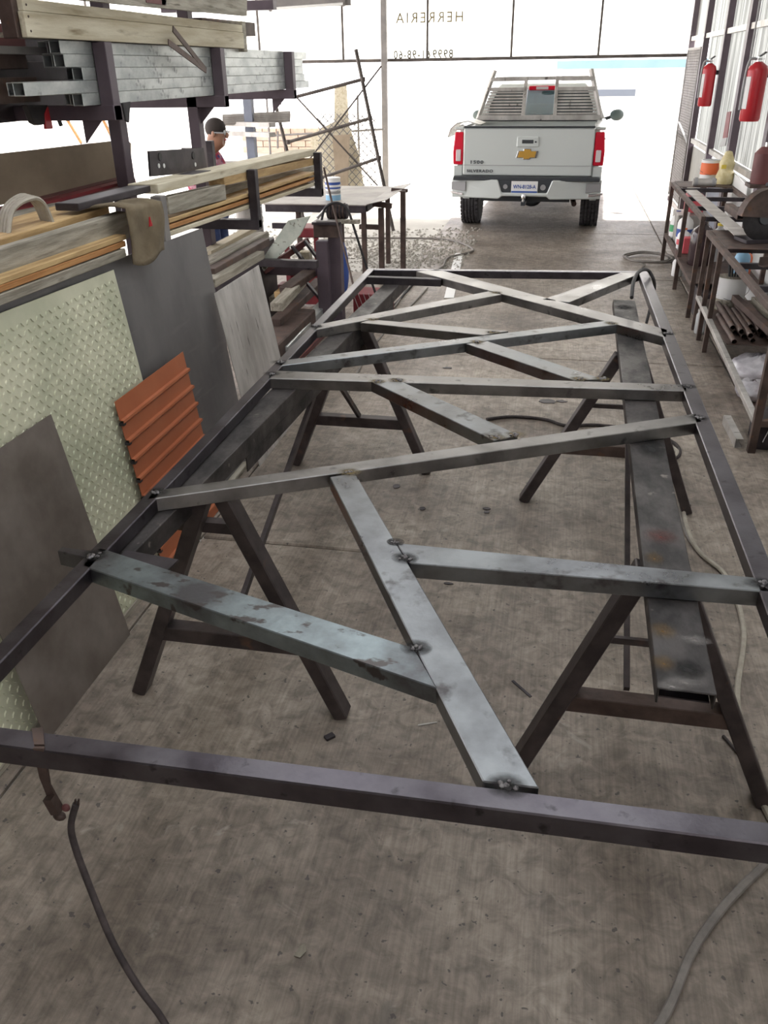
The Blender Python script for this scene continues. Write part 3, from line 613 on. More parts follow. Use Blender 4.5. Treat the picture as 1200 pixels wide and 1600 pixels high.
# ================================================================== RACK ON THE LEFT
rk = thing('cantilever_rack', 'dark steel rack with two tiers of arms along the left side', 'rack', (-2.4, 5.4, 0))
XL, XU = -1.90, -2.10
_c = FX(189, 230, -2.33); cols = [(-2.33, _c.y), (-2.30, 5.50), (-2.93, 7.0), (-2.33, 2.6)]
for x, y in cols: MB().box(x - .035, x + .035, y - .04, y + .04, 0, 2.5).build('column', 'purplepost', rk, bevel=.004)
for y in (2.6, 4.05, 5.5, 7.0):
    MB().box(-3.1, XU + .02, y - .04, y + .04, 1.90, 1.965).build('arm', 'purplepost', rk, bevel=.003)
    MB().box(XU - .045, XU + .02, y - .035, y + .035, 1.90, 2.225).build('stop', 'purplepost', rk, bevel=.003)
    MB().prism([(-2.27, y - .006, 1.90), (-2.17, y - .006, 1.90), (-2.27, y - .006, 1.80)], (0, .012, 0)).build('gusset', 'purplepost', rk)
    MB().box(-3.1, XU - .1, y - .04, y + .04, 2.50, 2.56).build('arm', 'purplepost', rk)
for y, z0, z1 in ((2.5, 1.2, 1.55), (3.99, 1.2, 1.57), (5.37, 1.2, 1.55), (6.94, 1.2, 1.52)):
    MB().box(-2.9, XL + .02, y - .035, y + .035, z0 - .01, z0 + .05).build('arm', 'darksteel', rk, bevel=.003)
    if y > 3: MB().box(XL - .035, XL + .02, y - .03, y + .03, z0, z1).build('stop', 'postgrey' if y == 3.99 else 'darksteel', rk, bevel=.003)
    MB().box(-2.75, -2.69, y - .25, y - .19, z0 + .05, z0 + .42).build('stop', 'darksteel', rk, bevel=.003)
    MB().box(-2.9, -1.95, y - .035, y + .035, .62, .68).build('arm', 'darksteel', rk, bevel=.003)
# galvanised tubes on the upper tier: rows of five, three deep
gt = 0
for c in range(3):
    for r in range(5):
        yn = (3.86, 3.42, 3.92, 3.74, 3.72)[r] + c * .07 + random.uniform(-.03, .03); yf = 7.55 + random.uniform(-.12, .12)
        x = XU - .075 - c * .055; z = 1.967 + .026 + r * .052
        o = MB().rail((x, yn, z), (x, yf, z), .0515, .0515, .004).build('galvanized_tube', 'galvtube', bevel=.006)
        tag(o, '%s galvanised square tube in the %s row of the upper rack tier' % (('frontmost', 'middle', 'hindmost')[c], ('lowest', 'second lowest', 'middle', 'second highest', 'highest')[r]), 'tube', 'galvanised tubes on the upper rack tier')
for k, (pn, pf, X, w_, h_, mt, lb) in enumerate([((-120, 118), (58, 125), -2.36, .12, .10, 'rust', 'broad brown box section low at the left edge of the upper tier'), ((-120, 60), (40, 82), -2.42, .14, .085, 'rust', 'brown box section below the red box at the left edge'),
      ((-120, 20), (36, 45), -2.5, .14, .10, 'redprimer', 'purplish box section just under the red box'), ((-120, 92), (140, 99), -2.50, .16, .08, 'darksteel', 'dark section filling the middle of the upper tier at the left'), ((-100, 62), (130, 80), -2.3, .06, .03, 'postgrey', 'slim grey bar under the near end of the timber box beam'), ((-120, 40), (125, 70), -2.6, .2, .36, 'darksteel', 'dark bundle deepest on the upper tier at the left')]):
    a, c = FX(*pn, X), FX(*pf, X); z_ = (a.z + c.z) / 2
    tag(MB().rail(Vector((X - w_ / 2, a.y, z_ - h_ / 2)), Vector((X - w_ / 2, c.y, z_ - h_ / 2)), w_, h_, .006).build('box_section', mt, bevel=.002), lb, 'steel section')
# long timber box beam lying on the stops
tb = thing('timber_beam', 'long pale timber box beam lying on the galvanised tubes', 'timber', (-2.15, 4.7, 2.25))
za, zb_, zc = 2.245, 2.322, 2.365
MB().box(-2.13, -2.105, 3.44, 5.98, 2.228, 2.318).build('side_plank', 'woodpale', tb, bevel=.002)
MB().box(-2.16, -2.112, 3.46, 6.0, 2.32, 2.362).build('top_plank', 'woodpale', tb, bevel=.002)
MB().box(-2.20, -2.135, 3.42, 3.46, 2.225, 2.36).build('end_block', 'rust', tb, bevel=.003)
MB().box(-2.28, -2.11, 5.985, 6.05, 2.21, 2.385).build('end_block', 'woodgrey', tb, bevel=.003)
for zz in (2.25, 2.30, 2.34): MB().lathe([(.005, 0), (.004, .002)], 8, (-2.105, 3.47, zz), (1, 0, 0)).build('nail_head', 'rust', tb)
MB().box(-2.28, -2.14, 3.5, 5.9, 2.232, 2.25).build('base_plank', 'woodgrey', tb)
# small bracket of bent flat bar leaning on the beam
bk = thing('angle_bracket', 'bent brown strap bracket leaning on the timber box beam', 'bracket', tuple(FX(322, 112, XU + .03)))
p = FX(322, 110, XU + .03)
for e in ((270, 45), (263, 66)): MB().bar(p, FX(*e, XU + .05), .03, .006, (1, 0, 0)).build('strap', 'rust', bk)
# topmost timbers
def timber(p0, p1, w_, h_, mat, label, cat='plank', name='plank', group=None, bev=.003, par=None):
    return tag(MB().bar(p0, p1, w_, h_).build(name, mat, par, bevel=bev), label, cat, group)
timber((-2.20, 3.3, 2.615), (-2.20, 5.85, 2.585), .20, .05, 'woodgrey', 'wide grey plank highest on the left rack', 'plank')
tp = thing('top_board', 'broad pale board cut off by the upper edge, over the dark channels', 'board', tuple(FX(220, 5, -2.02)))
b = MB().prism([FX(x, y, -2.02) for x, y in ((386, -30), (386, 25), (215, 9), (60, -7), (60, -60))], (-.03, 0, 0)); b.build('board', 'woodgrey', tp)
b = MB().prism([FX(x, y, -2.017) for x, y in ((228, -8), (250, -6), (260, 1), (258, 8), (229, 4))], (-.004, 0, 0)); b.build('printed_mark', 'redprimer', tp)
b = MB().prism([FX(x, y, -2.017) for x, y in ((252, -6), (260, -5), (260, 8), (253, 7))], (-.004, 0, 0)); b.build('printed_mark', 'darksteel', tp)
for k, (pa, pb, h_, mt) in enumerate((((0, 12), (272, 44), .055, 'redprimer'), ((60, 24), (300, 58), .045, 'darksteel'))):
    a, c = FX(*pa, -2.25 - k * .08), FX(*pb, -2.25 - k * .08); tag(MB().cee(a, c, .08, h_, .005, (1, 0, 0)).build('steel_channel', mt), ('purplish primed channel under the topmost board', 'dark channel above the timber box beam')[k], 'channel')
a = FX(305, 40, -2.3); b = MB().rail(a, a + Vector((0, 1.0, .01)), .10, .085, .006); tag(b.build('box_tube', 'rust'), 'open-ended brown box tube behind the timber box beam end', 'tube')
b = MB().box(-2.7, -2.55, 2.5, 3.4, FX(12, 60, -2.5).z, FX(12, 5, -2.5).z + .1); tag(b.build('red_crate', 'darkred', bevel=.01), 'dark red box at the upper left corner of the rack', 'box')
# things hanging under the upper arm
def drape(name, mat, pts, X, label, cat, th=.012):
    P = [FX(x, y, X) for x, y in pts]; return tag(MB().prism(P, (th, 0, 0)).build(name, mat, bevel=.003), label, cat)
drape('hanging_rag', 'black', ((33, 164), (66, 164), (64, 194), (52, 196), (44, 192)), -2.45, 'black rag hanging under the upper rack arm', 'rag', .03)
drape('hanging_cloth', 'red', ((66, 178), (71, 166), (75, 178), (79, 201), (68, 202)), -2.43, 'small red cloth hanging beside the black rag', 'cloth', .015)
drape('hanging_strap', 'black', ((80, 166), (84, 167), (96, 196), (92, 198)), -2.42, 'thin black strap dangling right of the red cloth', 'strap')
drape('torn_strip', 'black', ((188, 160), (201, 158), (199, 192), (194, 189)), -2.16, 'torn dark strip hanging beside the near rack column', 'strip')
# ------------------------------------------------------------------ lumber tier
LUM = 1.255
def lum(pn, pf, X, w_, h_, mat, label, bev=.003):
    # front face upper edge runs through two picture points on the plane X; the plank lies behind it
    a, c = FX(*pn, X), FX(*pf, X)
    return timber(Vector((X - w_ / 2, a.y, a.z - h_ / 2)), Vector((X - w_ / 2, c.y, c.z - h_ / 2)), w_, h_, mat, label, bev=bev)
lum((-150, 436), (197, 330), -1.90, .05, .115, 'woodgrey', 'thick grey plank at the front of the lumber tier left of the canvas')
lum((-150, 488), (197, 366), -1.85, .13, .022, 'woodochre', 'thin yellowish plank below the thick grey one')
lum((-150, 500), (196, 376), -1.85, .13, .024, 'woodorange', 'orange brown plank low in the left lumber stack')
lum((-150, 516), (196, 388), -1.845, .14, .036, 'woodgrey', 'dark grey bottom board under the orange planks')
lum((-150, 420), (170, 322), -1.99, .26, .035, 'woodochre', 'broad board with an ochre edge behind the thick grey plank')
lum((-100, 372), (150, 316), -2.20, .20, .03, 'woodgrey', 'wide weathered board lying flat at the back of the lumber')
lum((122, 318), (330, 266), -1.98, .11, .03, 'darksteel', 'dark flat bar laid over the lumber behind the canvas')
lum((246, 288), (492, 233), -1.94, .16, .045, 'woodpale', 'long pale top plank of the right lumber stack')
lum((262, 308), (352, 288), -1.94, .05, .085, 'woodgrey', 'short notched grey plank under the long pale top plank')
lum((350, 276), (492, 247), -1.94, .10, .05, 'woodochre', 'ochre plank below the far half of the pale top plank')
lum((264, 342), (493, 268), -1.94, .12, .022, 'woodochre', 'thin plank third from the top in the right lumber stack')
lum((264, 352), (493, 276), -1.94, .12, .022, 'woodorange', 'thin brown plank under the middle of the right stack')
lum((264, 362), (493, 285), -1.94, .12, .024, 'woodpale', 'lowest thin plank of the right lumber stack')
lum((290, 305), (493, 258), -2.06, .12, .09, 'woodgrey', 'grey timber hidden behind the right lumber stack')
# canvas thrown over the planks
cv = MB(); cp_ = [(200, 330), (222, 318), (246, 326)]
A = FX(193, 333, -1.825); Bp = FX(247, 322, -1.825); h1 = .30
def cfn(u, v):
    p = A.lerp(Bp, u)
    if v < .25: k = v / .25; return (p.x - .16 * (1 - k) + .0, p.y, p.z + .03 - .02 * abs(k - .6) + .008 * math.sin(u * 9))
    k = (v - .25) / .75; return (p.x + .012 + .008 * math.sin(u * 7 + k * 4), p.y + .012 * math.sin(k * 5) * (u - .5), p.z + .02 - k * (.235 + .02 * math.sin(u * 5)))
cv.grid(cfn, 14, 16); cvo = thing('canvas_cloth', 'brown canvas thrown over the lumber with a small red mark', 'cloth', tuple(A)); cv.build('cloth', 'canvas', cvo, smooth=2, solid=.006)
r = FX(233, 347, -1.805)
for k in range(3): MB().bar(r + Vector((0, .012 * k, -.02)), r + Vector((0, .012 + .004 * k, .02 - .012 * k)), .004, .006, (1, 0, 0)).build('red_mark', 'red', cvo)
# plywood upright and dark red channels behind
b = MB().prism([FX(x, y, -2.62) for x, y in ((-60, 247), (198, 218), (205, 224), (205, 282), (-60, 332))], (-.02, 0, 0)); tag(b.build('plywood_sheet', 'ply'), 'brown plywood sheet standing on edge behind the lumber', 'plywood')
for k, (pn, pf, mt) in enumerate((((-60, 350), (200, 282), 'redprimer'), ((-60, 358), (205, 286), 'darkred'), ((-60, 372), (215, 292), 'redprimer'))):
    a, c = FX(*pn, -2.5 + .07 * k), FX(*pf, -2.5 + .07 * k); tag(MB().cee(a, c, .06, .05, .005).build('primed_channel', mt), ('hindmost', 'middle', 'foremost')[k] + ' dark red primed channel along the foot of the plywood', 'channel', 'primed channels at the foot of the plywood')
# punched dark plate
dp = thing('punched_plate', 'dark steel plate with punched holes set upright on the lumber', 'plate', tuple(FX(280, 272, -2.2)))
def punched():
    b = MB(); c = [FX(x, y, -2.2) for x, y in ((233, 236), (316, 231), (322, 268), (236, 276))]
    return MB().prism(c, (-.012, 0, 0)).build('plate', 'darksteel', dp)
punched(); MB().prism([FX(x, y, -2.2) for x, y in ((316, 231), (322, 268), (324, 268), (318, 231))], (-.14, 0, 0)).build('side_fold', 'darksteel', dp)
for (x, y, rr, mt) in ((248, 259, .012, 'paper'), (256, 259, .012, 'paper'), (305, 257, .012, 'paper'), (250, 245, .022, 'black'), (302, 243, .022, 'black')):
    MB().lathe([(rr, 0), (rr, .003)], 14, FX(x, y, -2.199), (1, 0, 0)).build('hole', mt, dp)
# coil of pale hose at the far left
ch = MB()
for k in range(4):
    c = FX(38 + k * 5, 335, -2.1 + k * .02); ch.tube(spline([c + Vector((0, -.20, -.06)), c + Vector((0, -.13, .035)), c + Vector((.02, -.02, .075 - k * .004)), c + Vector((.02, .055, .03)), c + Vector((.03, .075, -.05))], 6), .009, 6)
tag(ch.build('hose_coil', 'hose', smooth=True), 'pale hose looped over the lumber at the left edge', 'hose')
# lower shelf bars behind the galvanised sheet
for k, (pn, pf, X, w_, h_, mt, lb) in enumerate([((330, 410), (420, 362), -2.05, .10, .04, 'woodgrey', 'weathered board on the low rack arm nearest the column'), ((335, 420), (421, 372), -1.98, .07, .05, 'rust', 'brown bar beneath the weathered board on the low arm'), ((336, 436), (413, 392), -1.93, .09, .05, 'woodgrey', 'grey timber just above the galvanised sheet'), ((330, 392), (400, 355), -2.2, .08, .03, 'woodpale', 'pale lath farthest in on the low rack arm')]):
    lum(pn, pf, X, w_, h_, mt, lb)
for k, (pn, pf, z, mt, lb) in enumerate([((430, 505), (500, 440), .30, 'rust', 'rusty round-edged bar on the floor left of the pedestal'), ((440, 548), (505, 478), .18, 'galvtube', 'pale square tube leaning low beside the pedestal'), ((432, 480), (470, 440), .45, 'woodgrey', 'short grey block behind the galvanised sheet')]):
    a, c = G(*pn, z), G(*pf, z); tag(MB().bar(a, c, .10, .07).build('offcut', mt, bevel=.006), lb, 'offcut')
for k in range(9):
    x = -1.86 + .035 * k; z = .06 + .03 * (k % 3); mt = ('rust', 'darksteel', 'redprimer', 'galvtube')[k % 4]
    tag(MB().rail((x - .12, 4.75 + .04 * k, z), (x - .05, 6.6 + .08 * (k % 4), z + .02), .035, .035, .003).build('loose_bar', mt), 'loose steel bar in the pile on the floor between rack and left trestle', 'bar', 'bars piled beside the left trestle')
# ================================================================== TABLE, PEDESTAL, SCAFFOLD
tt = thing('work_table', 'steel work table with a pale plate top beyond the rack', 'table', (-2.4, 9.4, 0))
TZ = .80
fl_, fr_ = FY(412, 318, 9.0), FY(572, 320, 9.0); TZ = (fl_.z + fr_.z) / 2
bk_l, bk_r = G(500, 286, TZ), G(608, 286, TZ)
Tp = [(fl_.x, 9.0), (fr_.x, 9.0), (fr_.x + .07, 10.55), (fl_.x + .05, 10.55)]
MB().hexa([(x, y, TZ - .012) for x, y in Tp], [(x, y, TZ) for x, y in Tp]).build('table_top', 'tabletop', tt, bevel=.002)
MB().box(fl_.x + .01, fr_.x - .01, 9.01, 9.06, TZ - .085, TZ - .013).build('apron', 'darksteel', tt)
MB().box(fr_.x - .05, fr_.x, 9.07, 10.45, TZ - .08, TZ - .013).build('apron', 'darksteel', tt)
for x, y in ((fl_.x + .35, 9.1), (fr_.x - .05, 9.1), (fr_.x - .02, 10.3), (fl_.x + .4, 10.3), (fl_.x + .75, 9.4)): MB().box(x - .025, x + .025, y - .025, y + .025, -.02, TZ - .013).build('leg', 'rust', tt, bevel=.003)
p = FY(565, 318, 9.02); P4 = [FY(566, 318, 8.98), FY(630, 286, 9.9), FY(620, 284, 9.95), FY(556, 315, 9.1)]
fp = MB().prism([(fr_.x + .005, 8.99, TZ + .001), (fr_.x + .2, 9.1, TZ + .035), (fr_.x + .25, 10.4, TZ + .05), (fr_.x + .02, 10.5, TZ + .003)], (0, 0, .006)); tag(fp.build('bent_sheet', 'tabletop'), 'pale bent sheet edge sticking out from the right end of the table', 'sheet')
ot = thing('pipe_stand', 'slim brown trestle stand at the right end of the pale table', 'stand', (-1.75, 9.8, 0))
for x, y, px in ((597, 440, (594, 325)), (630, 425, (628, 298))):
    f = G(x, y); MB().box(f.x - .028, f.x + .028, f.y - .028, f.y + .028, -.02 if f.x < -1.66 else 0, FY(*px, f.y).z).build('leg', 'rust', ot, bevel=.003)
a, c = FY(612, 296, 9.9), FY(637, 298, 9.9); MB().bar(a, c, .06, .035).build('top_bar', 'rust', ot)
a, c = FY(583, 318, 9.25), FY(612, 322, 9.25); MB().bar(a, c, .06, .05).build('top_bar', 'rust', ot)
a, c = FY(562, 354, 9.25), FY(594, 355, 9.25); MB().bar(a, c, .06, .045).build('side_bar', 'rust', ot)
# paint can on the table
def can(name, label, loc, r, h, body, bands=(), lid='white', handle=True, cat='can'):
    t = thing(name, label, cat, loc)
    x, y, z = loc
    MB().lathe([(r * .98, 0), (r, .004), (r, h - .012), (r * 1.03, h - .010), (r * 1.03, h)], 28, loc).build('body', body, t, smooth=True)
    MB().lathe([(r * .93, h), (r * .93, h + .004)], 24, loc).build('lid', lid, t, smooth=True)
    for z0, z1, mt in bands: MB().lathe([(r * 1.006, z0 * h), (r * 1.006, z1 * h)], 28, loc, cap=False).build('label_band', mt, t, smooth=True)
    if handle: MB().tube(spline([(x - r, y, z + h * .85), (x - r * 1.15, y - .02, z + h * .55), (x, y - r * 1.12, z + h * .35), (x + r * 1.15, y - .02, z + h * .55), (x + r, y, z + h * .85)], 5), .002, 5).build('bail', 'chrome', t)
    return t
pc = FY(520, 288, 9.35); pc.z = TZ
pcan = can('paint_can', 'white and blue paint can standing on the pale table', (pc.x, 9.35, TZ), .082, .225, 'white', ((.0, .24, 'skyblue'), (.30, .42, 'grey'), (.52, .60, 'blue'), (.70, .82, 'blue')))
# pedestal with the cut-off motor
pd = thing('tool_pedestal', 'dark steel pedestal of two box columns left of the frame corner', 'pedestal', (-2.0, 7.2, 0))
PY_ = 7.2
def pb(x0, x1, y0, y1, name, mat, dy=.08, Y=PY_):
    a, c = FY(x0, y0, Y), FY(x1, y1, Y); return MB().box(min(a.x, c.x), max(a.x, c.x), Y, Y + dy, min(a.z, c.z), max(a.z, c.z)).build(name, mat, pd, bevel=.004)
a, c = FY(494, 376, PY_), FY(513, 376, PY_); MB().box(a.x, c.x, PY_ - .03, PY_ + .07, 0, a.z).build('column', 'purplepost', pd, bevel=.005)
a, c = FY(512, 352, PY_ + .05), FY(531, 352, PY_ + .05); MB().box(a.x, c.x, PY_ + .03, PY_ + .14, 0, a.z).build('column', 'purplepost', pd, bevel=.005)
pb(489, 528, 350, 372, 'head_box', 'rust', .12)
pb(420, 497, 417, 432, 'bracket_arm', 'purplepost', .06)
for (xa, ya, xb_, yb_) in ((456, 384, 484, 420), (476, 376, 505, 415), (472, 434, 512, 480)):
    MB().bar(FY(xa, ya, PY_ + .02), FY(xb_, yb_, PY_ + .02), .02, .05, (0, 1, 0)).build('diagonal_brace', 'darksteel', pd)
pb(466, 484, 394, 414, 'block', 'woodpale', .1, PY_ + .1)
MB().box(FY(488, 349, PY_).x, FY(532, 349, PY_).x, PY_ - .02, PY_ + .2, FY(500, 351, PY_).z, FY(500, 347, PY_).z).build('top_plate', 'darksteel', pd)
vz = FY(510, 347, PY_ + .1).z + .003
vm = thing('motor_unit', 'small finned motor clamped on top of the dark pedestal', 'motor', (FY(520, 340, PY_ + .1).x, PY_ + .1, vz))
mc = Vector(vm.location)
MB().lathe([(.05, -.09), (.062, -.085), (.062, .085), (.05, .09)], 20, mc + Vector((.04, .02, .085)), (1, 0, 0)).build('motor_body', 'darksteel', vm, smooth=True)
for k in range(5): MB().lathe([(.068, -.006), (.068, .006)], 20, mc + Vector((-.02 + k * .03, .02, .085)), (1, 0, 0)).build('cooling_fin', 'rust', vm)
MB().box(mc.x - .13, mc.x + .06, mc.y - .08, mc.y + .08, mc.z, mc.z + .022).build('base_plate', 'galv', vm, bevel=.003)
MB().bar(mc + Vector((-.14, 0, .03)), mc + Vector((-.04, .06, .13)), .03, .02).build('guard', 'galv', vm)
MB().bar(mc + Vector((.05, -.05, .012)), mc + Vector((.25, -.06, .014)), .05, .03).build('clamp_bar', 'woodgrey', vm)
c_ = spline([FY(502, 348, 7.25), FY(508, 325, 7.25), FY(526, 317, 7.25), FY(543, 328, 7.25), FY(556, 365, 7.25), FY(572, 415, 7.28), FY(588, 462, 7.3)] , 6); c_ += spline([FY(588, 462, 7.3), G(600, 478, .03), G(616, 476, .012), G(640, 450, .012), G(662, 428, .012)], 6)[1:]
tag(MB().tube(c_, .011, 8).build('motor_cable', 'black', smooth=True), 'thick black cable arching over the pedestal motor down to the floor', 'cable')
b = MB().tube([FY(506, 262, 7.4), FY(520, 322, 7.25), FY(552, 445, 6.9)], .010, 6); tag(b.build('leaning_rod', 'rust', smooth=True), 'thin rod leaning behind the pedestal motor', 'rod')
b = MB().prism([FY(x, y, 7.0) for x, y in ((405, 412), (450, 345), (484, 338), (468, 368), (412, 424))], (0, .03, 0)); tag(b.build('stained_board', 'greenboard'), 'paint-stained pale green board leaning beside the pedestal', 'board')
b = MB().bar(FY(412, 424, 7.05), FY(482, 375, 7.35), .03, .05); tag(b.build('reddish_bar', 'redprimer'), 'reddish bar under the paint-stained board', 'bar')
rb = thing('red_machine', 'dark red machine frame behind the pedestal', 'frame', (-2.5, 8.0, 0))
a, c = FY(440, 356, 8.0), FY(497, 372, 8.0); MB().box(a.x, c.x, 8.0, 8.3, c.z, a.z).build('red_box', 'darkred', rb, bevel=.01)
for x in (a.x + .03, c.x - .03): MB().box(x - .02, x + .02, 8.02, 8.06, -.02, c.z).build('leg', 'darkred', rb)
a, c = FY(425, 352, 8.0), FY(470, 358, 8.0); MB().box(a.x, c.x, 8.0, 8.04, c.z, a.z + .02).build('crossbar', 'darksteel', rb)
a, c = FY(445, 432, 8.0), FY(505, 490, 8.0); MB().box(a.x, c.x, 8.05, 8.09, max(.02, c.z), a.z).build('panel', 'darkred', rb)
b = MB().box(FY(432, 430, 7.6).x, FY(456, 430, 7.6).x, 7.6, 7.75, 0, FY(440, 445, 7.6).z); tag(b.build('red_oxide_box', 'redprimer', bevel=.005), 'small reddish box on the floor left of the pedestal', 'box')
for k in range(3):
    a, c = G(430 + 8 * k, 470 - 8 * k, .30 + .08 * k), G(475 + 6 * k, 432 - 4 * k, .36 + .08 * k); tag(MB().bar(a, c, .12, .06).build('timber_offcut', ('woodgrey', 'woodochre', 'rust')[k], bevel=.006), ('thick grey timber offcut beside the galvanised sheet', 'timber offcut with an orange end beneath the bracket arm', 'brown offcut on top of the pile by the pedestal')[k], 'offcut')
tag(MB().box(-2.22, -1.98, 5.7, 6.9, 0, .28).build('scrap_crate', 'rust', bevel=.01), 'rusty scrap crate under the offcuts by the pedestal', 'crate')
b = MB().ball((FY(535, 420, 7.5).x, 7.5, FY(535, 420, 7.5).z), .13, 8, (.45, .6, 1.9)); tag(b.build('blue_bag', 'blue', smooth=True), 'dark blue bag hanging behind the pedestal', 'bag')
# wire basket under the far left frame corner
wb = thing('wire_basket', 'small red box with a pale wire grid under the far frame corner', 'box', tuple(G(575, 495)))
a = G(575, 492); MB().box(a.x - .12, a.x + .22, a.y - .1, a.y + .2, .002, .22).build('box_body', 'darkred', wb, bevel=.004)
for k in range(5): MB().bar((a.x - .12 + .05 * k, a.y - .103, .23), (a.x - .04 + .05 * k, a.y - .103, .01), .006, .006).build('wire', 'galv', wb)
# scaffold frame leaning in the light
sf = thing('scaffold_frame', 'tall brown scaffold frame with crossed braces beyond the table', 'scaffold', tuple(G(600, 300)))
SYY = 12.6
def sp_(a, c, r=.022, nm='pipe'): MB().tube([FY(*a, SYY), FY(*c, SYY)], r, 8).build(nm, 'pipe', sf, smooth=True)
for a, c in (((556, 77), (603, 305)), ((425, 140), (464, 300))):
    a, c = FY(*a, SYY), FY(*c, SYY); e_ = a + (c - a) * ((a.z + .02) / (a.z - c.z)); MB().tube([a, e_], .026, 8).build('upright', 'pipe', sf, smooth=True)
for a, c in (((460, 152), (567, 124)), ((450, 222), (578, 185)), ((470, 289), (592, 247))): sp_(a, c, .022, 'rung')
sp_((457, 145), (590, 290), .012, 'cross_brace'); sp_((452, 290), (596, 103), .012, 'cross_brace')
for x, y in ((567, 124), (578, 185), (592, 247), (436, 160), (450, 222)): MB().lathe([(.034, -.03), (.034, .03)], 10, FY(x, y, SYY), (0, 0, 1)).build('coupling', 'pipe', sf)
for a, c, k in (((430, 148), (460, 147), 0), ((488, 150), (522, 146), 1), ((545, 146), (580, 144), 2)): pass
# yard wire/pipe rails behind
yr = thing('yard_railing', 'thin grey rail of pipes in the glare behind the scaffold', 'railing', tuple(FY(500, 300, 15)))
for a, c in (((425, 212), (600, 202)), ((434, 205), (434, 232))): MB().tube([FY(*a, 15.0), FY(*c, 15.0)], .018, 6).build('pipe', 'postgrey', yr)
for x in (420, 560): q = FY(x, 204, 15.0); MB().tube([(q.x, 15.0, -.02), (q.x, 15.0, FY(420, 150, 15).z)], .02, 6).build('post', 'postgrey', yr)
# bucket under the lumber arm
bu = FY(392, 372, 7.2)
can('grey_bucket', 'pale grey bucket below the end of the lumber', (bu.x, 7.2, FY(392, 372, 7.2).z - .02), .11, .28, 'galv', cat='bucket', lid='galv')
tag(MB().box(bu.x - .3, bu.x + .15, 6.9, 7.4, 0, FY(392, 372, 7.2).z - .021).build('bucket_stand', 'darksteel', bevel=.01), 'dark steel crate carrying the grey bucket', 'crate')
# ================================================================== WORKER
def skin_mesh(name, mat, verts, edges, radii, parent, sub=2, root=0):
    me = bpy.data.meshes.new(name); iv = MW[parent.name].inverted() if parent else Matrix()
    me.from_pydata([tuple(iv @ Vector(v)) for v in verts], edges, []); me.update()
    o = bpy.data.objects.new(name, me); COL.objects.link(o); me.materials.append(m[mat])
    if parent: o.parent = parent; MW[o.name] = MW[parent.name].copy()
    md = o.modifiers.new('skin', 'SKIN'); md.use_smooth_shade = True
    for i, r in enumerate(radii):
        sv = me.skin_vertices[0].data[i]; sv.radius = r if hasattr(r, '__len__') else (r, r); sv.use_root = (i == root)
    sm = o.modifiers.new('sub', 'SUBSURF'); sm.levels = sub; sm.render_levels = sub
    return o
hd = FY(339, 207, 8.0); HX, HZ = hd.x, hd.z
ps = thing('person', 'person in a floral red shirt and jeans bending over work behind the lumber', 'person', (HX - .10, 8.0, -.02))
hx, hy = HX - .13, 8.0
J = dict(pel=(hx, hy, .92), sp=(hx - .07, hy, 1.14), ch=(hx - .11, hy, 1.36), nk=(HX - .07, hy, 1.45), hb=(HX - .015, hy, 1.50), hc=(HX + .0, hy, HZ + .0), ht=(HX + .0, hy, HZ + .06), nose=(HX + .085, hy, HZ - .02), chin=(HX + .055, hy, HZ - .09))
V = [J[k] for k in ('pel', 'sp', 'ch', 'nk', 'hb', 'hc', 'ht', 'chin')]; E_ = [(0, 1), (1, 2), (2, 3), (3, 4), (4, 5), (5, 6), (4, 7)]; R_ = [.12, .115, .13, .055, .066, .088, .062, .032]
for s_ in (-1, 1):
    n = len(V); y = hy + s_ * .19
    V += [(hx - .05, hy + s_ * .13, 1.40), (hx - .0, y, 1.39), (hx + .08, y + s_ * .02, 1.12), (hx + .28, y - s_ * .03, 1.06), (hx + .34, y - s_ * .04, 1.06)]
    R_ += [.07, .062, .045, .034, .026]; E_ += [(2, n), (n, n + 1), (n + 1, n + 2), (n + 2, n + 3), (n + 3, n + 4)]
    for q in range(4): V += [(hx + .385, y - s_ * .04 + (q - 1.5) * .019, 1.065), (hx + .425 - .005 * abs(q - 1), y - s_ * .04 + (q - 1.5) * .021, 1.045)]; R_ += [.009, .008]; k = len(V); E_ += [(n + 4, k - 2), (k - 2, k - 1)]
    V += [(hx + .35, y - s_ * .085, 1.05), (hx + .385, y - s_ * .10, 1.04)]; R_ += [.010, .009]; k = len(V); E_ += [(n + 4, k - 2), (k - 2, k - 1)]
    n = len(V); V += [(hx, hy + s_ * .10, .86), (hx + .03, hy + s_ * .11, .48), (hx - .01, hy + s_ * .11, .07), (hx + .11, hy + s_ * .12, .03)]; R_ += [.085, .06, .042, .035]; E_ += [(0, n), (n, n + 1), (n + 1, n + 2), (n + 2, n + 3)]
skin_mesh('body', 'skin', V, E_, R_, ps)
Vs = [(hx, hy, .90), (hx - .07, hy, 1.14), (hx - .11, hy, 1.38), (HX - .07, hy, 1.455)]; Es = [(0, 1), (1, 2), (2, 3)]; Rs = [(.15, .17), (.15, .17), (.175, .175), (.085, .085)]
for s_ in (-1, 1):
    n = len(Vs); y = hy + s_ * .19; Vs += [(hx - .05, hy + s_ * .14, 1.395), (hx + .01, y, 1.38), (hx + .075, y + s_ * .015, 1.18)]; Rs += [.095, .085, .075]; Es += [(2, n), (n, n + 1), (n + 1, n + 2)]
skin_mesh('shirt', 'shirt', Vs, Es, Rs, ps)
Vj = [(hx, hy, .95)]; Ej = []; Rj = [(.13, .16)]
for s_ in (-1, 1):
    n = len(Vj); Vj += [(hx, hy + s_ * .10, .85), (hx + .03, hy + s_ * .11, .48), (hx - .01, hy + s_ * .11, .08)]; Rj += [.105, .08, .07]; Ej += [(0, n), (n, n + 1), (n + 1, n + 2)]
skin_mesh('jeans', 'jeans', Vj, Ej, Rj, ps)
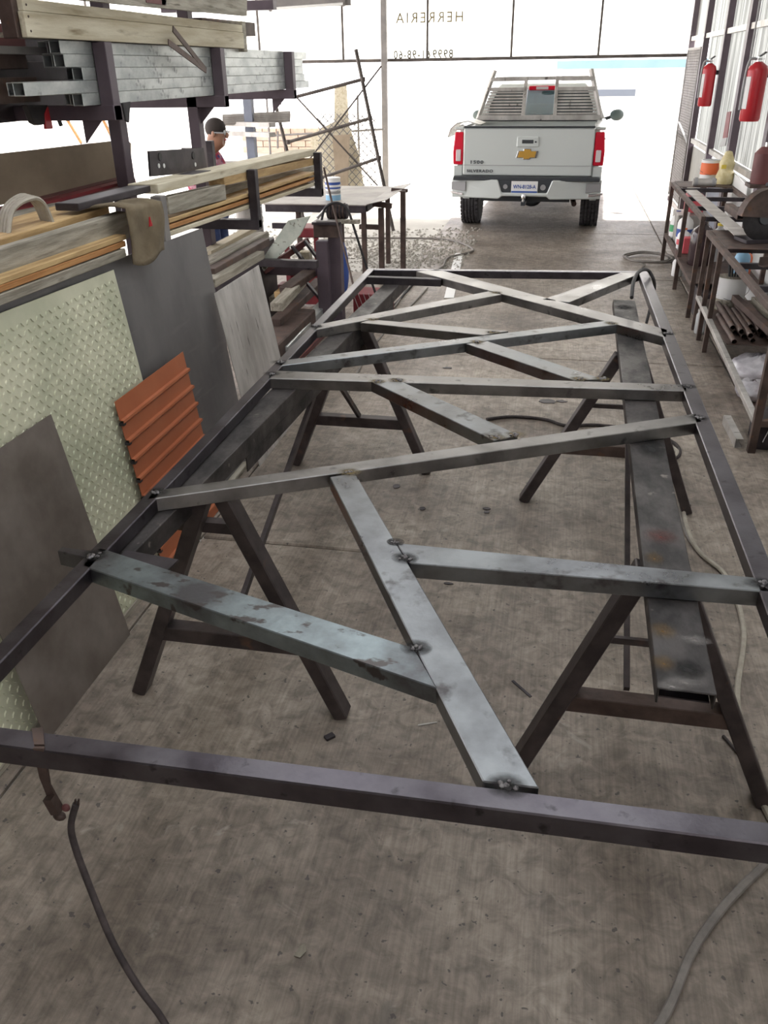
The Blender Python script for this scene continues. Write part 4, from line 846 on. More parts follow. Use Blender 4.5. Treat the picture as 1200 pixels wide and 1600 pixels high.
MB().ball((HX - .012, hy, HZ + .035), .10, 10, (1.0, .86, .92)).build('hair', 'hair', ps, smooth=True)
for s_ in (-1, 1):
    MB().ball((HX - .005, hy + s_ * .086, HZ - .01), .026, 6, (.7, .35, 1.1)).build('ear', 'skin', ps, smooth=True)
    MB().bar((HX + .0, hy + s_ * .089, HZ + .005), (HX + .09, hy + s_ * .075, HZ + .0), .004, .012).build('glasses_arm', 'grey', ps)
    MB().ball((HX + .088, hy + s_ * .035, HZ + .0), .028, 6, (.25, 1, .8)).build('lens', 'clearplastic', ps, smooth=True)
    MB().lathe([(.0001, 0), (.055, 0), (.055, .09), (.03, .10)], 14, (hx + .03, hy + s_ * .12, -.02)).build('shoe', 'black', ps, smooth=True)
MB().ball((HX + .093, hy, HZ - .025), .02, 6, (1, .7, 1.3)).build('nose', 'skin', ps, smooth=True)
MB().ball((HX + .078, hy, HZ - .062), .02, 6, (.6, 1.3, .35)).build('mouth', 'pinkred', ps, smooth=True)
# ================================================================== CABLES AND SMALL THINGS ON THE FLOOR
# ground clamp on the near rail
gc = thing('ground_clamp', 'rusty ground clamp strapped over the near rail at the left', 'clamp', tuple(G(60, 1145, HF)))
q0, q1 = G(55, 1140, HF + .004), G(60, 1168, HF + .004)
MB().prism([G(50, 1141, HF + .002), G(68, 1139, HF + .002), G(70, 1166, HF + .002), G(54, 1166, HF + .002)], (0, 0, .005)).build('strap_top', 'rust', gc)
yF = G(60, 1166, HF).y - .004
MB().prism([FY(54, 1166, yF), FY(70, 1166, yF), FY(80, 1225, yF), FY(99, 1260, yF), FY(84, 1262, yF), FY(64, 1212, yF)], (0, -.006, 0)).build('strap', 'rust', gc)
MB().bar(FY(77, 1245, yF - .01), FY(90, 1268, yF - .01), .02, .02).build('jaw', 'rust', gc)
MB().ball(FY(93, 1275, yF - .012), .012, 7, (1.2, .8, .9)).build('clamp_nut', 'rust', gc, smooth=True)
MB().ball(FY(103, 1262, yF - .012), .009, 7, (1, .8, 1)).build('clamp_bolt', 'redprimer', gc, smooth=True)
pts = [FY(119, 1256, yF - .02), FY(111, 1290, yF - .025), FY(118, 1325, yF - .03), FY(140, 1385, yF - .05), FY(175, 1470, yF - .09), FY(215, 1540, yF - .12), FY(258, 1600, yF - .14), FY(300, 1690, yF - .15)]
cbt = thing('welding_cable', 'thick dusty welding cable hanging from the ground clamp', 'cable', tuple(pts[-1]))
MB().tube(spline(pts, 8), .0072, 10).build('sheath', 'cable', cbt, smooth=True)
for dx in (-2, 3): MB().tube([FY(119 + dx, 1258, yF - .02), FY(120 + dx, 1249, yF - .02)], .0022, 6).build('bare_wire', 'rust', cbt)
# hoses on the floor at the right
def hose(pts, r, mat, name, label, cat='hose', z=None):
    P = [G(x, y, r if z is None else z) for x, y in pts]; return tag(MB().tube(spline(P, 8), r, 8).build(name, mat, smooth=True), label, cat)
hose([(1030, 690), (1058, 705), (1050, 725), (1062, 770), (1075, 830), (1095, 865), (1130, 895), (1152, 940), (1162, 985), (1160, 1020), (1152, 1080), (1156, 1130), (1166, 1180), (1185, 1240), (1215, 1300)], .0115, 'hose', 'air_hose', 'beige hose running along the floor right of the trestle')
hose([(760, 655), (800, 651), (850, 655), (885, 665), (930, 664), (1000, 672), (1050, 690), (1062, 708), (1045, 718), (985, 714), (930, 704), (890, 695)], .0105, 'cable', 'dark_cable', 'dark cable looping under the right trestle')
hose([(1078, 790), (1066, 765), (1063, 800), (1074, 838), (1090, 858)], .008, 'hosegrey', 'grey_cable', 'thin grey cable beside the beige hose')
hose([(1005, 1640), (1045, 1575), (1080, 1490), (1120, 1430), (1160, 1385), (1195, 1350), (1230, 1300)], .0125, 'hosegrey', 'power_cord', 'thick grey cord curving over the floor at the lower right', 'cord')
hose([(1130, 1150), (1165, 1190), (1200, 1235), (1240, 1270)], .006, 'cable', 'thin_cord', 'thin dark cord beside the right trestle foot', 'cord')
hose([(520, 372), (600, 372), (680, 373), (715, 378), (737, 388), (735, 394), (700, 403), (690, 418), (650, 436)], .014, 'hosegrey', 'long_hose', 'dark hose lying across the gravel towards the pickup')
hose([(640, 440), (618, 478), (595, 490)], .010, 'hosegrey', 'hose_tail', 'grey hose end under the far left corner of the frame')
hose([(540, 620), (565, 570), (600, 520), (640, 480), (668, 450)], .008, 'hosegrey', 'extension_cord', 'thin cord on the floor behind the left trestle', 'cord')
coil = MB()
for k in range(4):
    c = G(1014, 402, .012 + .016 * k); R0 = .30 - .012 * k; coil.tube([(c.x + math.cos(t / 28 * 6.283) * R0 + .03 * math.sin(k * 2), c.y + math.sin(t / 28 * 6.283) * R0 * 1.05 + .03 * math.cos(k * 3), c.z + .004 * math.sin(t)) for t in range(28)], .010, 6, closed=True)
coil.tube([G(1002, 408, .01), G(1006, 416, .01), G(996, 425, .01)], .010, 6)
tag(coil.build('hose_coil', 'hosegrey', smooth=True), 'coil of dark hose on the floor before the far bench leg', 'hose')
c_ = spline([FX(987, 465, .42), FX(990, 440, .44), FX(998, 425, .50), FX(1012, 422, .58), FX(1022, 440, .63), FX(1021, 460, .66), FX(1010, 505, .63)], 8)
c_ = [p for p in c_]; tag(MB().tube(c_, .010, 8).build('torch_cable', 'black', smooth=True), 'black cable bent over the far right corner of the frame', 'cable')
# white strip on the floor
b = MB().prism([G(711, 396, .001), G(724, 396, .001), G(709, 466, .001), G(694, 466, .001)], (0, 0, .006)); tag(b.build('white_strip', 'white'), 'white flat strip lying on the floor beyond the frame', 'strip')
# offcuts and litter
def chip(x, y, w_, l_, rot, mat, name, label, cat='offcut', h_=.004):
    p = G(x, y, h_ / 2 + .0005); d = Vector((math.cos(rot), math.sin(rot), 0)) * l_ / 2; return tag(MB().bar(p - d, p + d, w_, h_).build(name, mat), label, cat)
chip(815, 1076, .010, .11, 2.3, 'darksteel', 'steel_sliver', 'dark steel sliver on the floor left of the near right trestle leg')
chip(668, 1131, .006, .07, .4, 'galv', 'steel_sliver', 'bright sliver on the floor left of the wide brace')
chip(515, 1151, .022, .035, .8, 'darksteel', 'slag_lump', 'dark slag lump on the floor in the near frame bay', h_=.01)
lf_ = G(470, 1486, .002); b = MB().prism([lf_ + Vector(v) for v in ((-.014, -.018, 0), (.004, -.02, 0), (.015, 0, 0), (.006, .022, .0), (-.006, .012, .0))], (0, 0, .003)); tag(b.build('dry_leaf', 'woodgrey'), 'curled dry leaf on the bare floor in the foreground', 'leaf')
for i, (x, y, w_, l_) in enumerate([(855, 627, .06, .12), (800, 560, .03, .07), (877, 627, .03, .08), (700, 575, .03, .08), (740, 600, .02, .06), (622, 868, .03, .05), (700, 912, .012, .05), (760, 800, .02, .04), (620, 760, .04, .05), (660, 795, .03, .04), (760, 795, .02, .05)]):
    p = G(x, y, .0015); n = 9; rnd = random.Random(i); b = MB().prism([p + Vector((math.cos(6.283 * k / n) * l_ / 2 * rnd.uniform(.7, 1.1), math.sin(6.283 * k / n) * w_ / 2 * 1.6 * rnd.uniform(.7, 1.1), 0)) for k in range(n)], (0, 0, .003)); tag(b.build('slag_flake', 'darksteel'), 'dark slag flake lying on the slabs under the frame', 'slag', 'slag flakes under the frame')
# ================================================================== PICKUP
tc_ = FY(824.5, 232, 12.2)
TR = Vector((tc_.x, 12.12, 0)); YA = math.radians(-2.2)
tk = thing('pickup_truck', 'white pickup truck with a headache rack parked tail-on in the entrance', 'pickup', tuple(TR), YA)
def T_(b, name, mat, bevel=0, smooth=False, par=None, **k): return b.build(name, mat, par or tk, bevel=bevel, smooth=smooth, local=True, **k)
def box(name, mat, x0, x1, y0, y1, z0, z1, bevel=.008, par=None): return T_(MB().box(x0, x1, y0, y1, z0, z1), name, mat, bevel, par=par)
AX, FAX, RW = 1.20, 4.83, .40
# side panels with wheel arches, slightly tucked in towards the top
def arch(cx, n=12, r=.46): return [(cx + r * math.cos(math.pi * (1 - k / n)), .40 + r * math.sin(math.pi * (1 - k / n))) for k in range(n + 1)]
out = [(.06, .62)] + [(.5, .50)] + [(AX - .47, .44)] + arch(AX) + [(AX + .47, .42), (FAX - .47, .38)] + arch(FAX) + [(FAX + .47, .42), (5.75, .45), (5.82, .75), (5.75, 1.08), (4.3, 1.20), (3.95, 1.22), (1.98, 1.33), (1.95, 1.37), (.06, 1.37)]
for s_ in (-1, 1):
    def sec(y, z): return s_ * (1.0 - .055 * max(0, (z - .95)) / .4 - (.03 if y < .2 else 0) - .05 * max(0, (.7 - z)) / .3)
    b = MB(); n = len(out); A = [(sec(y, z), y, z) for y, z in out]; Bv = [(sec(y, z) - s_ * .10, y, z) for y, z in out]
    fo = tuple(range(n)); fi = tuple(range(n, 2 * n))
    b.add(A + Bv, [fo if s_ < 0 else fo[::-1], fi[::-1] if s_ < 0 else fi] + [((i, n + i, n + (i + 1) % n, (i + 1) % n) if s_ < 0 else (i, (i + 1) % n, n + (i + 1) % n, n + i)) for i in range(n)])
    T_(b, 'side_panel', 'whitepaint', .006)
    T_(MB().box(s_ * .86 if s_ > 0 else -.985, .985 if s_ > 0 else s_ * .86, .04, 1.95, 1.355, 1.395), 'bed_rail', 'whitepaint', .012)
    # tail lamp
    tl = T_(MB().prism([(s_ * .86, .02, .93), (s_ * .995, .03, .93), (s_ * 1.0, .03, 1.10), (s_ * .975, .03, 1.335), (s_ * .86, .02, 1.335)], (0, .16, 0)), 'tail_lamp', 'taillens', .012)
    T_(MB().box(min(s_ * .89, s_ * .955), max(s_ * .89, s_ * .955), .012, .03, .975, 1.12), 'reverse_lens', 'clearlens', .006, par=tl)
    # bumper end, step pad
    box('bumper_pillar', 'whitepaint', min(s_ * .865, s_ * .985), max(s_ * .865, s_ * .985), .03, .2, .70, .92)
# floor of the bed, front wall, tailgate
box('bed_floor', 'trimdark', -.88, .88, .1, 1.95, .80, .84)
box('bed_wall', 'whitepaint', -.88, .88, 1.90, 1.95, .84, 1.36)
tg = box('tailgate', 'whitepaint', -.853, .853, .0, .09, .80, 1.385, .014)
T_(MB().box(-.853, .853, -.012, .05, 1.385, 1.41), 'top_cap', 'trimdark', .006, par=tg)
T_(MB().box(-.85, .85, -.004, .0, .925, .932), 'crease', 'grey', par=tg)
hn = T_(MB().box(-.145, .145, -.02, .01, 1.155, 1.285), 'handle_bezel', 'whitepaint', .012, par=tg)
box('handle_slot', 'trimdark', -.075, .075, -.024, -.012, 1.20, 1.245, .004, par=tg)
T_(MB().lathe([(.012, 0), (.012, .006)], 12, (.105, -.021, 1.22), (0, -1, 0)), 'keyhole', 'trimdark', par=tg)
# bow-tie badge
def bow(k, y): return [(x * k, y, 1.072 + z * k) for x, z in ((-.165, -.055), (-.06, -.055), (-.06, -.078), (.045, -.078), (.055, -.055), (.145, -.055), (.165, .045), (.065, .045), (.06, .075), (-.05, .075), (-.055, .045), (-.135, .045))]
T_(MB().prism(bow(.88, -.004), (0, -.014, 0)), 'badge_rim', 'chrome', .003, par=tg)
T_(MB().prism([(p[0] * .98, p[1], p[2]) for p in bow(.75, -.016)], (0, -.008, 0)), 'badge_face', 'gold', .002, par=tg)
def tx(body, x, z, size, mat, par, y=-.006, sp=1.0, wide=1.0):
    o = text(body, 'lettering', size, mat, par, (0, 0, 0), (1, 0, 0), (0, 0, 1), .002, False, sp, .001, True)
    o.location = (x, y, z); 
    for v in o.data.vertices: v.co.x *= wide
    return o
tx('1500', -.67, .965, .058, 'trimdark', tg, sp=1.25, wide=1.35)
tx('SILVERADO', -.62, .855, .050, 'trimdark', tg, sp=1.15, wide=1.25)
# bumper
bm = T_(MB().prism([(-1.0, .0, .76), (-.36, -.13, .76), (-.30, -.13, .60), (.30, -.13, .60), (.36, -.13, .76), (1.0, .0, .76), (1.0, .0, .52), (.34, -.13, .52), (.30, -.13, .555), (-.30, -.13, .555), (-.34, -.13, .52), (-1.0, .0, .52)], (0, .16, 0)), 'bumper', 'whitepaint', .012)
box('bumper_top', 'trimdark', -.97, .97, -.10, .10, .745, .795, .008)
box('plate_recess', 'trimdark', -.36, .36, -.105, -.02, .59, .755, .004)
T_(MB().lathe([(.030, 0), (.030, .01)], 16, (-.255, -.106, .675), (0, -1, 0)), 'plate_lamp', 'grey').scale = (1, 1, 1)
T_(MB().lathe([(.036, 0), (.036, .012), (.020, .012), (.018, .006)], 18, (.245, -.106, .67), (0, -1, 0)), 'plug_socket', 'grey', smooth=True)
lp = box('license_plate', 'paper', -.175, .175, -.118, -.106, .60, .745, .003)
box('plate_strip', 'blue', -.172, .172, -.1195, -.117, .602, .622, 0, par=lp)
tx('WN-8128-A', 0, .675, .068, 'blue', lp, y=-.1195, wide=.86)
for s_ in (-1, 1): T_(MB().prism([(s_ * .80, -.05, .72), (s_ * 1.0, -.012, .72), (s_ * 1.0, -.012, .62), (s_ * .80, -.05, .60)], (0, -.012, 0)), 'step_pad', 'grey', .004)
for s_ in (-1, 1): T_(MB().prism([(s_ * .84, -.06, .585), (s_ * 1.02, -.02, .60), (s_ * 1.02, -.02, .575), (s_ * .84, -.06, .55)], (0, .1, 0)), 'corner_step', 'chrome', .004)
# running gear
def wheel(cx, cy):
    wl = None; w2 = .1325; pr = [(.20, -w2 + .02), (.30, -w2), (.365, -w2 + .006), (.395, -w2 + .03)]
    for g in (-.07, -.025, .025, .07): pr += [(.398, g - .008), (.388, g - .006), (.388, g + .006), (.398, g + .008)]
    pr += [(.395, w2 - .03), (.365, w2 - .006), (.30, w2), (.20, w2 - .02)]
    wl = T_(MB().lathe(pr, 44, (cx, cy, .40), (1, 0, 0)), 'tyre', 'rubber', smooth=True)
    lug = MB()
    for k in range(40):
        a = 6.2832 * k / 40
        for gx, hw in ((-.105, .022), (-.047, .016), (0, .016), (.047, .016), (.105, .022)):
            aa = a + (.04 if gx in (-.047, .047) else 0); c = Vector((cx + gx, cy + math.cos(aa) * .399, .40 + math.sin(aa) * .399)); t = Vector((0, -math.sin(aa), math.cos(aa)))
            lug.bar(c - t * .022, c + t * .022, hw * 2, .008, (0, math.cos(aa), math.sin(aa)))
    o = T_(lug, 'tread_lugs', 'rubber', par=wl); o['kind'] = 'stuff'
    s_ = 1 if cx > 0 else -1
    T_(MB().lathe([(.06, .03), (.10, .02), (.20, .01), (.22, -.01), (.215, -.04)], 30, (cx + s_ * .09, cy, .40), (s_, 0, 0)), 'rim', 'chrome', smooth=True, par=wl)
for cy in (AX, FAX):
    for cx in (-.87, .87): wheel(cx, cy)
T_(MB().tube([(-.75, AX, .40), (.75, AX, .40)], .045, 12), 'rear_axle', 'trimdark', smooth=True)
T_(MB().ball((.02, AX - .03, .40), .15, 10, (1.1, .8, 1)), 'differential', 'trimdark', smooth=True)
for x in (-.5, .5):
    T_(MB().bar((x, AX - .75, .48), (x, AX + .7, .44), .07, .04), 'leaf_spring', 'trimdark')
    T_(MB().tube([(x * .9, AX - .1, .36), (x * .9, AX - .05, .8)], .03, 10), 'damper', 'trimdark', smooth=True)
    T_(MB().bar((x * .95, .15, .62), (x * .95, 5.2, .58), .09, .12), 'chassis_rail', 'trimdark')
T_(MB().bar((-.6, .12, .50), (.6, .12, .50), .09, .07), 'hitch_crossbar', 'trimdark')
hb = T_(MB().bar((0, .12, .50), (0, -.20, .47), .06, .05), 'hitch_mount', 'trimdark', .004)
T_(MB().lathe([(.016, 0), (.016, .04), (.03, .05), (.034, .075), (.024, .10), (.0001, .107)], 16, (0, -.18, .49)), 'tow_ball', 'chrome', smooth=True, par=hb)
T_(MB().tube([(.45, 2.2, .42), (.62, .5, .48), (.66, .25, .42)], .035, 12), 'exhaust_pipe', 'rust', smooth=True)
T_(MB().lathe([(.09, 0), (.10, .04), (.10, .5), (.09, .54)], 18, (.42, 1.9, .50), (0, 1, 0)), 'muffler', 'rust', smooth=True)
for s_ in (-1, 1): T_(MB().prism([(s_ * .78, AX - .48, .62), (s_ * .99, AX - .48, .62), (s_ * .99, AX - .50, .28), (s_ * .80, AX - .50, .28)], (0, .012, 0)) if s_ > 2 else MB().prism([(s_ * .80, FAX - .49, .62), (s_ * 1.0, FAX - .49, .62), (s_ * 1.0, FAX - .52, .24), (s_ * .82, FAX - .52, .24)], (0, .012, 0)), 'mud_flap', 'trimdark')
# cab: lower tub, pillars, roof and glass all round
T_(MB().prism([(-.93, 1.98, .75), (.93, 1.98, .75), (.93, 1.98, 1.36), (-.93, 1.98, 1.36)], (0, .06, 0)), 'cab_back', 'whitepaint', .01)
T_(MB().prism([(-.92, 4.2, .75), (.92, 4.2, .75), (.92, 4.2, 1.21), (-.92, 4.2, 1.21)], (0, .05, 0)), 'firewall', 'trimdark', .01)
T_(MB().box(-.9, .9, 2.0, 4.2, .55, .60), 'cab_floor', 'trimdark')
T_(MB().hexa([(-.72, 2.24, 1.795), (.72, 2.24, 1.795), (.72, 3.72, 1.79), (-.72, 3.72, 1.79)], [(-.64, 2.36, 1.87), (.64, 2.36, 1.87), (.64, 3.5, 1.875), (-.64, 3.5, 1.875)]), 'roof', 'whitepaint', .02)
for s_ in (-1, 1):
    for p, q, w_ in (((.92, 2.0, 1.34), (.70, 2.27, 1.80), .10), ((.93, 3.1, 1.34), (.72, 3.0, 1.80), .09), ((.90, 4.22, 1.20), (.69, 3.70, 1.80), .08)):
        T_(MB().bar((s_ * p[0], p[1], p[2]), (s_ * q[0], q[1], q[2]), .07, w_, (0, 1, 0)), 'pillar', 'whitepaint', .008)
T_(MB().bar((-.9, 2.03, 1.40), (.9, 2.03, 1.40), .05, .10), 'window_sill', 'trimdark')
T_(MB().prism([(-.86, 4.2, 1.23), (.86, 4.2, 1.23), (.66, 3.72, 1.79), (-.66, 3.72, 1.79)], (0, .008, 0)), 'windshield', 'clearglass')
for x in (-.45, .45):
    st_ = T_(MB().box(x - .27, x + .27, 3.0, 3.14, .62, 1.33), 'seat', 'trimdark', .03)
    T_(MB().box(x - .13, x + .13, 3.02, 3.12, 1.36, 1.56), 'headrest', 'trimdark', .03, par=st_)
T_(MB().box(-.85, .85, 3.9, 4.2, 1.0, 1.22), 'dashboard', 'trimdark', .03)
T_(MB().ball((0, 3.78, 1.70), .1, 8, (1.1, .2, .35)), 'inner_mirror', 'trimdark', smooth=True)
def cabq(x0, x1, z0, z1, off, th, name, mat, par=None):
    f = lambda z: 2.02 + (z - 1.40) * .65 - off
    return T_(MB().prism([(x0, f(z0), z0), (x1, f(z0), z0), (x1 * (.97), f(z1), z1), (x0 * .97, f(z1), z1)], (0, -th, 0)), name, mat, par=par)
cabq(-.78, -.235, 1.45, 1.79, .004, .006, 'window_pane', 'glass'); cabq(-.225, .225, 1.45, 1.79, .004, .006, 'window_pane', 'clearglass'); cabq(.235, .78, 1.45, 1.79, .004, .006, 'window_pane', 'glass')
for s_ in (-1, 1):
    T_(MB().prism([(s_ * .925, 2.25, 1.42), (s_ * .915, 4.05, 1.36), (s_ * .735, 3.55, 1.80), (s_ * .745, 2.45, 1.80)], (s_ * .012, 0, 0)), 'side_window', 'clearglass')
    mr = T_(MB().ball((s_ * 1.16, 3.85, 1.36), .115, 10, (1, .5, .8)), 'mirror', 'mirrorcap', smooth=True)
    T_(MB().bar((s_ * .92, 3.9, 1.28), (s_ * 1.08, 3.87, 1.33), .05, .05), 'mirror_arm', 'trimdark', par=mr)
    T_(MB().box(min(s_ * .985, s_ * 1.01), max(s_ * .985, s_ * 1.01), 2.35, 2.55, 1.08, 1.11), 'door_handle', 'chrome', .005)
bl_ = T_(MB().box(-.20, .20, 2.205, 2.30, 1.775, 1.835), 'brake_light', 'taillens', .01)
T_(MB().box(-.09, .09, 2.20, 2.21, 1.785, 1.825), 'cargo_lens', 'clearlens', .003, par=bl_)
T_(MB().prism([(-.9, 4.25, 1.21), (.9, 4.25, 1.21), (.88, 5.70, 1.06), (-.88, 5.70, 1.06)], (0, 0, -.25)), 'hood', 'whitepaint', .03)
T_(MB().box(-.95, .95, 5.68, 5.86, .45, 1.05), 'grille', 'chrome', .03)
# headache rack
hr = T_(MB().bar((-.90, 1.80, 1.42), (.90, 1.80, 1.42), .06, .07), 'rack_rail', 'galv', .004)
def rb_(p, q, w_=.05, nm='rack_bar'): return T_(MB().bar(p, q, w_, .05), nm, 'galv', .004, par=hr)
for s_ in (-1, 1):
    rb_((s_ * .91, 1.80, 1.40), (s_ * .70, 1.98, 2.05)); rb_((s_ * .235, 1.80, 1.44), (s_ * .225, 1.96, 1.96)); rb_((s_ * .75, 1.93, 1.93), (s_ * .225, 1.95, 1.93))
    rb_((s_ * .235, 1.88, 1.80), (s_ * .79, 1.88, 1.80), .05)
    for k in range(8):
        z = 1.475 + k * .040; t = (z - 1.40) / .65; xo = .90 - .21 * t; y = 1.80 + .18 * t
        T_(MB().bar((s_ * .25, y, z), (s_ * (xo - .03), y, z), .022, .024), 'louver_slat', 'galv', par=hr)
rb_((-.68, 1.955, 1.94), (.68, 1.955, 1.94), .03)
# bent pale panel carried in the bed
b = MB(); pp = [(-1.12, .30, 1.25), (-1.08, .30, 1.36), (-1.0, .32, 1.425), (-.85, .36, 1.445), (-.70, .40, 1.40)]
V = []; 
for x, y, z in pp: V += [Vector((x, y, z)), Vector((x + .02, y + .55, z))]
mwt = MW[tk.name]; b.add([mwt @ v for v in V], [(2 * i, 2 * i + 1, 2 * i + 3, 2 * i + 2) for i in range(len(pp) - 1)])
tag(b.build('cargo_sheet', 'galv', solid=.012), 'bent pale panel sticking out over the left side of the pickup bed', 'panel')
# ================================================================== BENCHES AND STUFF ON THE RIGHT
BX0, BX1 = 1.275, 1.86
b1 = thing('steel_bench', 'far open-frame steel bench along the corrugated wall', 'bench', (1.55, 9.4, 0))
def bb(p, q, s_, name, mat='rust', par=None, h_=None): return MB().bar(p, q, s_, h_ or s_).build(name, mat, par, bevel=.002)
z1 = .905; y10, y11 = 8.12, 10.66
for x in (BX0, BX1):
    bb((x, y10, z1 - .02), (x, y11, z1 - .02), .04, 'top_rail', 'rust', b1)
    bb((x, y10, .30), (x, y11 + .0, .33), .04, 'shelf_rail', 'rust', b1)
    for y in (y10 + .02, 9.28, y11 - .02): bb((x, y, 0), (x, y, z1 - .041), .04, 'leg', 'rust', b1)
for y in (y10, 8.75, 9.4, 10.1, y11): bb((BX0 + .021, y, z1 - .02), (BX1 - .021, y, z1 - .02), .038, 'crossbar', 'darksteel', b1)
MB().box(BX0 + .02, BX1 - .02, 10.15, y11 + .02, z1 + .0, z1 + .006).build('top_plate', 'rust', b1)
MB().box(BX0 + .02, BX1 - .02, y10, y11, .316, .322).build('shelf_plate', 'rust', b1)
b2 = thing('steel_bench', 'near open-frame steel bench with the abrasive saw on it', 'bench', (1.55, 6.2, 0))
z2 = .85; y20, y21 = 5.0, 7.75
for x in (BX0, BX1):
    bb((x, y20, z2 - .02), (x, y21, z2 - .02), .04, 'top_rail', 'rust', b2)
    bb((x, y20, .19 if x == BX0 else .25), (x, y21, .29), .038, 'shelf_rail', 'galv' if x == BX0 else 'rust', b2)
    bb((x, y20, 0), (x, y20, z2 - .041), .045, 'leg', 'rust', b2)
    for y in (7.05, 7.4, 7.72): bb((x, y, 0 if y < 7.5 else 0), (x, y, z2 - .041), .036, 'leg', 'rust', b2)
for y in (y20, 5.7, 6.4, 7.0, y21): bb((BX0 + .021, y, z2 - .02), (BX1 - .021, y, z2 - .02), .04, 'crossbar', 'darksteel', b2)
bb((BX0 + .02, y20, .19), (BX1 - .02, y20, .22), .04, 'shelf_crossbar', 'rust', b2)
MB().box(BX0 + .02, BX1 - .02, 6.35, 7.72, .272, .278).build('mid_shelf', 'rust', b2)
MB().box(BX0 + .02, BX1, 6.9, 7.72, z2 + .0, z2 + .005).build('top_plate', 'rust', b2)
# stuff on the far bench
def on(x, y, z): return G(x, y, z)
c = G(1106, 284, z1 + .006)
can('paint_can', 'paint can with an orange label at the far end of the bench', (c.x, c.y, z1 + .0065), .10, .23, 'white', ((.35, .88, 'orangeprint'),), 'clearplastic')
c = G(1131, 287, z1 + .006); yb = thing('crumpled_bag', 'yellowish crumpled bag standing beside the orange-labelled can', 'bag', (c.x, c.y, z1 + .0065))
MB().lathe([(.0001, 0), (.09, 0), (.10, .08), (.075, .15), (.085, .21), (.06, .27), (.035, .33), (.0001, .34)], 11, (c.x, c.y, z1 + .0065)).build('bag_body', M('yellow_bag', (.50, .42, .20), (.62, .55, .32), rough=.5, scale=14, bump=.6, bscale=20), yb, smooth=True)
MB().box(c.x - .07, c.x - .02, c.y - .098, c.y - .09, z1 + .17, z1 + .21).build('bag_print', 'yellow', yb)
c = G(1097, 290, z1); pf = thing('pipe_fitting', 'grey pipe fitting lying before the orange-labelled can', 'fitting', (c.x, 10.2, z1 + .006))
MB().tube([(c.x - .12, 10.2, z1 + .05), (c.x + .12, 10.2, z1 + .05)], .04, 14).build('pipe', 'galv', pf, smooth=True)
for dx in (-.09, .09): MB().lathe([(.046, -.015), (.046, .015)], 16, (c.x + dx, 10.2, z1 + .053), (1, 0, 0)).build('collar', 'grey', pf, smooth=True)
a, c = G(1080, 296, z1 + .012), G(1160, 366, z1 + .012); b = MB().bar(Vector((a.x, a.y, z1 + .005)), Vector((c.x, c.y, z1 + .005)), .12, .008); tag(b.build('flat_plate', 'galv'), 'pale flat steel strip laid lengthways over the bench rails', 'steel strip')
a = G(1158, 338, z1 + .03); b = MB().rail((a.x, a.y, z1 + .032), (a.x - .02, a.y + .55, z1 + .032), .062, .062, .004); tag(b.build('tube_offcut', 'rust'), 'short square tube offcut lying on the far bench', 'tube')
# things on the far bench's shelf
SH = .323
def jug(px, y_, r, h, body, cap, label, name='plastic_jug', band=None, neck=.3, cat='jug', X=None, z=SH):
    x = X if X is not None else FY(*px, y_).x
    t = thing(name, label, cat, (x, y_, z)); MB().lathe([(.0001, 0), (r * .95, 0), (r, .01), (r, h * .66), (r * .85, h * .76), (r * neck, h * .88), (r * neck, h * .95)], 18, (x, y_, z)).build('body', body, t, smooth=True)
    MB().lathe([(r * neck * 1.15, h * .94), (r * neck * 1.15, h)], 14, (x, y_, z)).build('cap', cap, t, smooth=True)
    if band: MB().lathe([(r * 1.01, h * .25), (r * 1.01, h * .5)], 18, (x, y_, z), cap=False).build('label_band', band, t, smooth=True)
    return t
jug(None, 10.45, .075, .30, 'white', 'blue', 'white jug with a blue cap at the far end of the lower shelf', X=1.36, band='green')
jug(None, 10.05, .085, .34, 'white', 'white', 'white jug with a broad blue band on the lower shelf', X=1.40, band='blue')
jug(None, 9.75, .07, .22, 'white', 'orangeprint', 'small white jug with a red label nearest the middle bench leg', X=1.36, band='pinkred')
jug(None, 8.98, .115, .44, 'brownglass', 'grey', 'big brown glass demijohn on the lower shelf', 'demijohn', X=1.43, neck=.25, cat='bottle')
jug(None, 9.2, .09, .36, 'clearplastic', 'yellow', 'clear bottle with a yellow cap behind the demijohn', X=1.62, cat='bottle', name='plastic_bottle')
jug(None, 8.4, .07, .28, 'skyblue', 'white', 'blue bottle behind the near end of the far bench', X=1.72, cat='bottle', name='plastic_bottle')
jug(None, 8.55, .06, .24, 'orangeprint', 'white', 'orange bottle beside the blue one on the lower shelf', X=1.78, cat='bottle', name='plastic_bottle')
b = MB().box(1.42, 1.6, 10.3, 10.55, .62, .8); o = b.build('red_carton', 'pinkred', bevel=.004); tag(o, 'red carton high under the far end of the bench', 'carton'); 
tag(MB().box(1.32, 1.66, 10.15, 10.62, SH, .615).build('grey_carton', 'galv', bevel=.004), 'pale grey carton under the red carton', 'carton')
tag(MB().box(1.33, 1.43, 9.5, 9.62, SH, SH + .16).build('small_red_tin', 'pinkred', bevel=.006), 'small red tin at the front of the lower shelf', 'tin')
jug(None, 9.95, .06, .22, 'white', 'green', 'white bottle with a green cap standing on the floor under the bench', X=1.37, z=0.0, cat='bottle', name='plastic_bottle')
tag(MB().box(1.33, 1.50, 7.95, 8.6, 0.0, .26).build('dark_crate', 'darksteel', bevel=.006), 'dark crate on the floor under the near end of the far bench', 'crate')
jr = thing('glass_jar', 'clear jar on the floor beside the bench legs', 'jar', (1.32, 7.62, 0)); MB().lathe([(.0001, 0), (.05, 0), (.055, .01), (.055, .16), (.045, .18), (.045, .2)], 18, (1.32, 7.62, 0)).build('glass', 'clearplastic', jr, smooth=True); MB().lathe([(.047, .19), (.047, .21)], 16, (1.32, 7.62, 0)).build('lid', 'galv', jr)
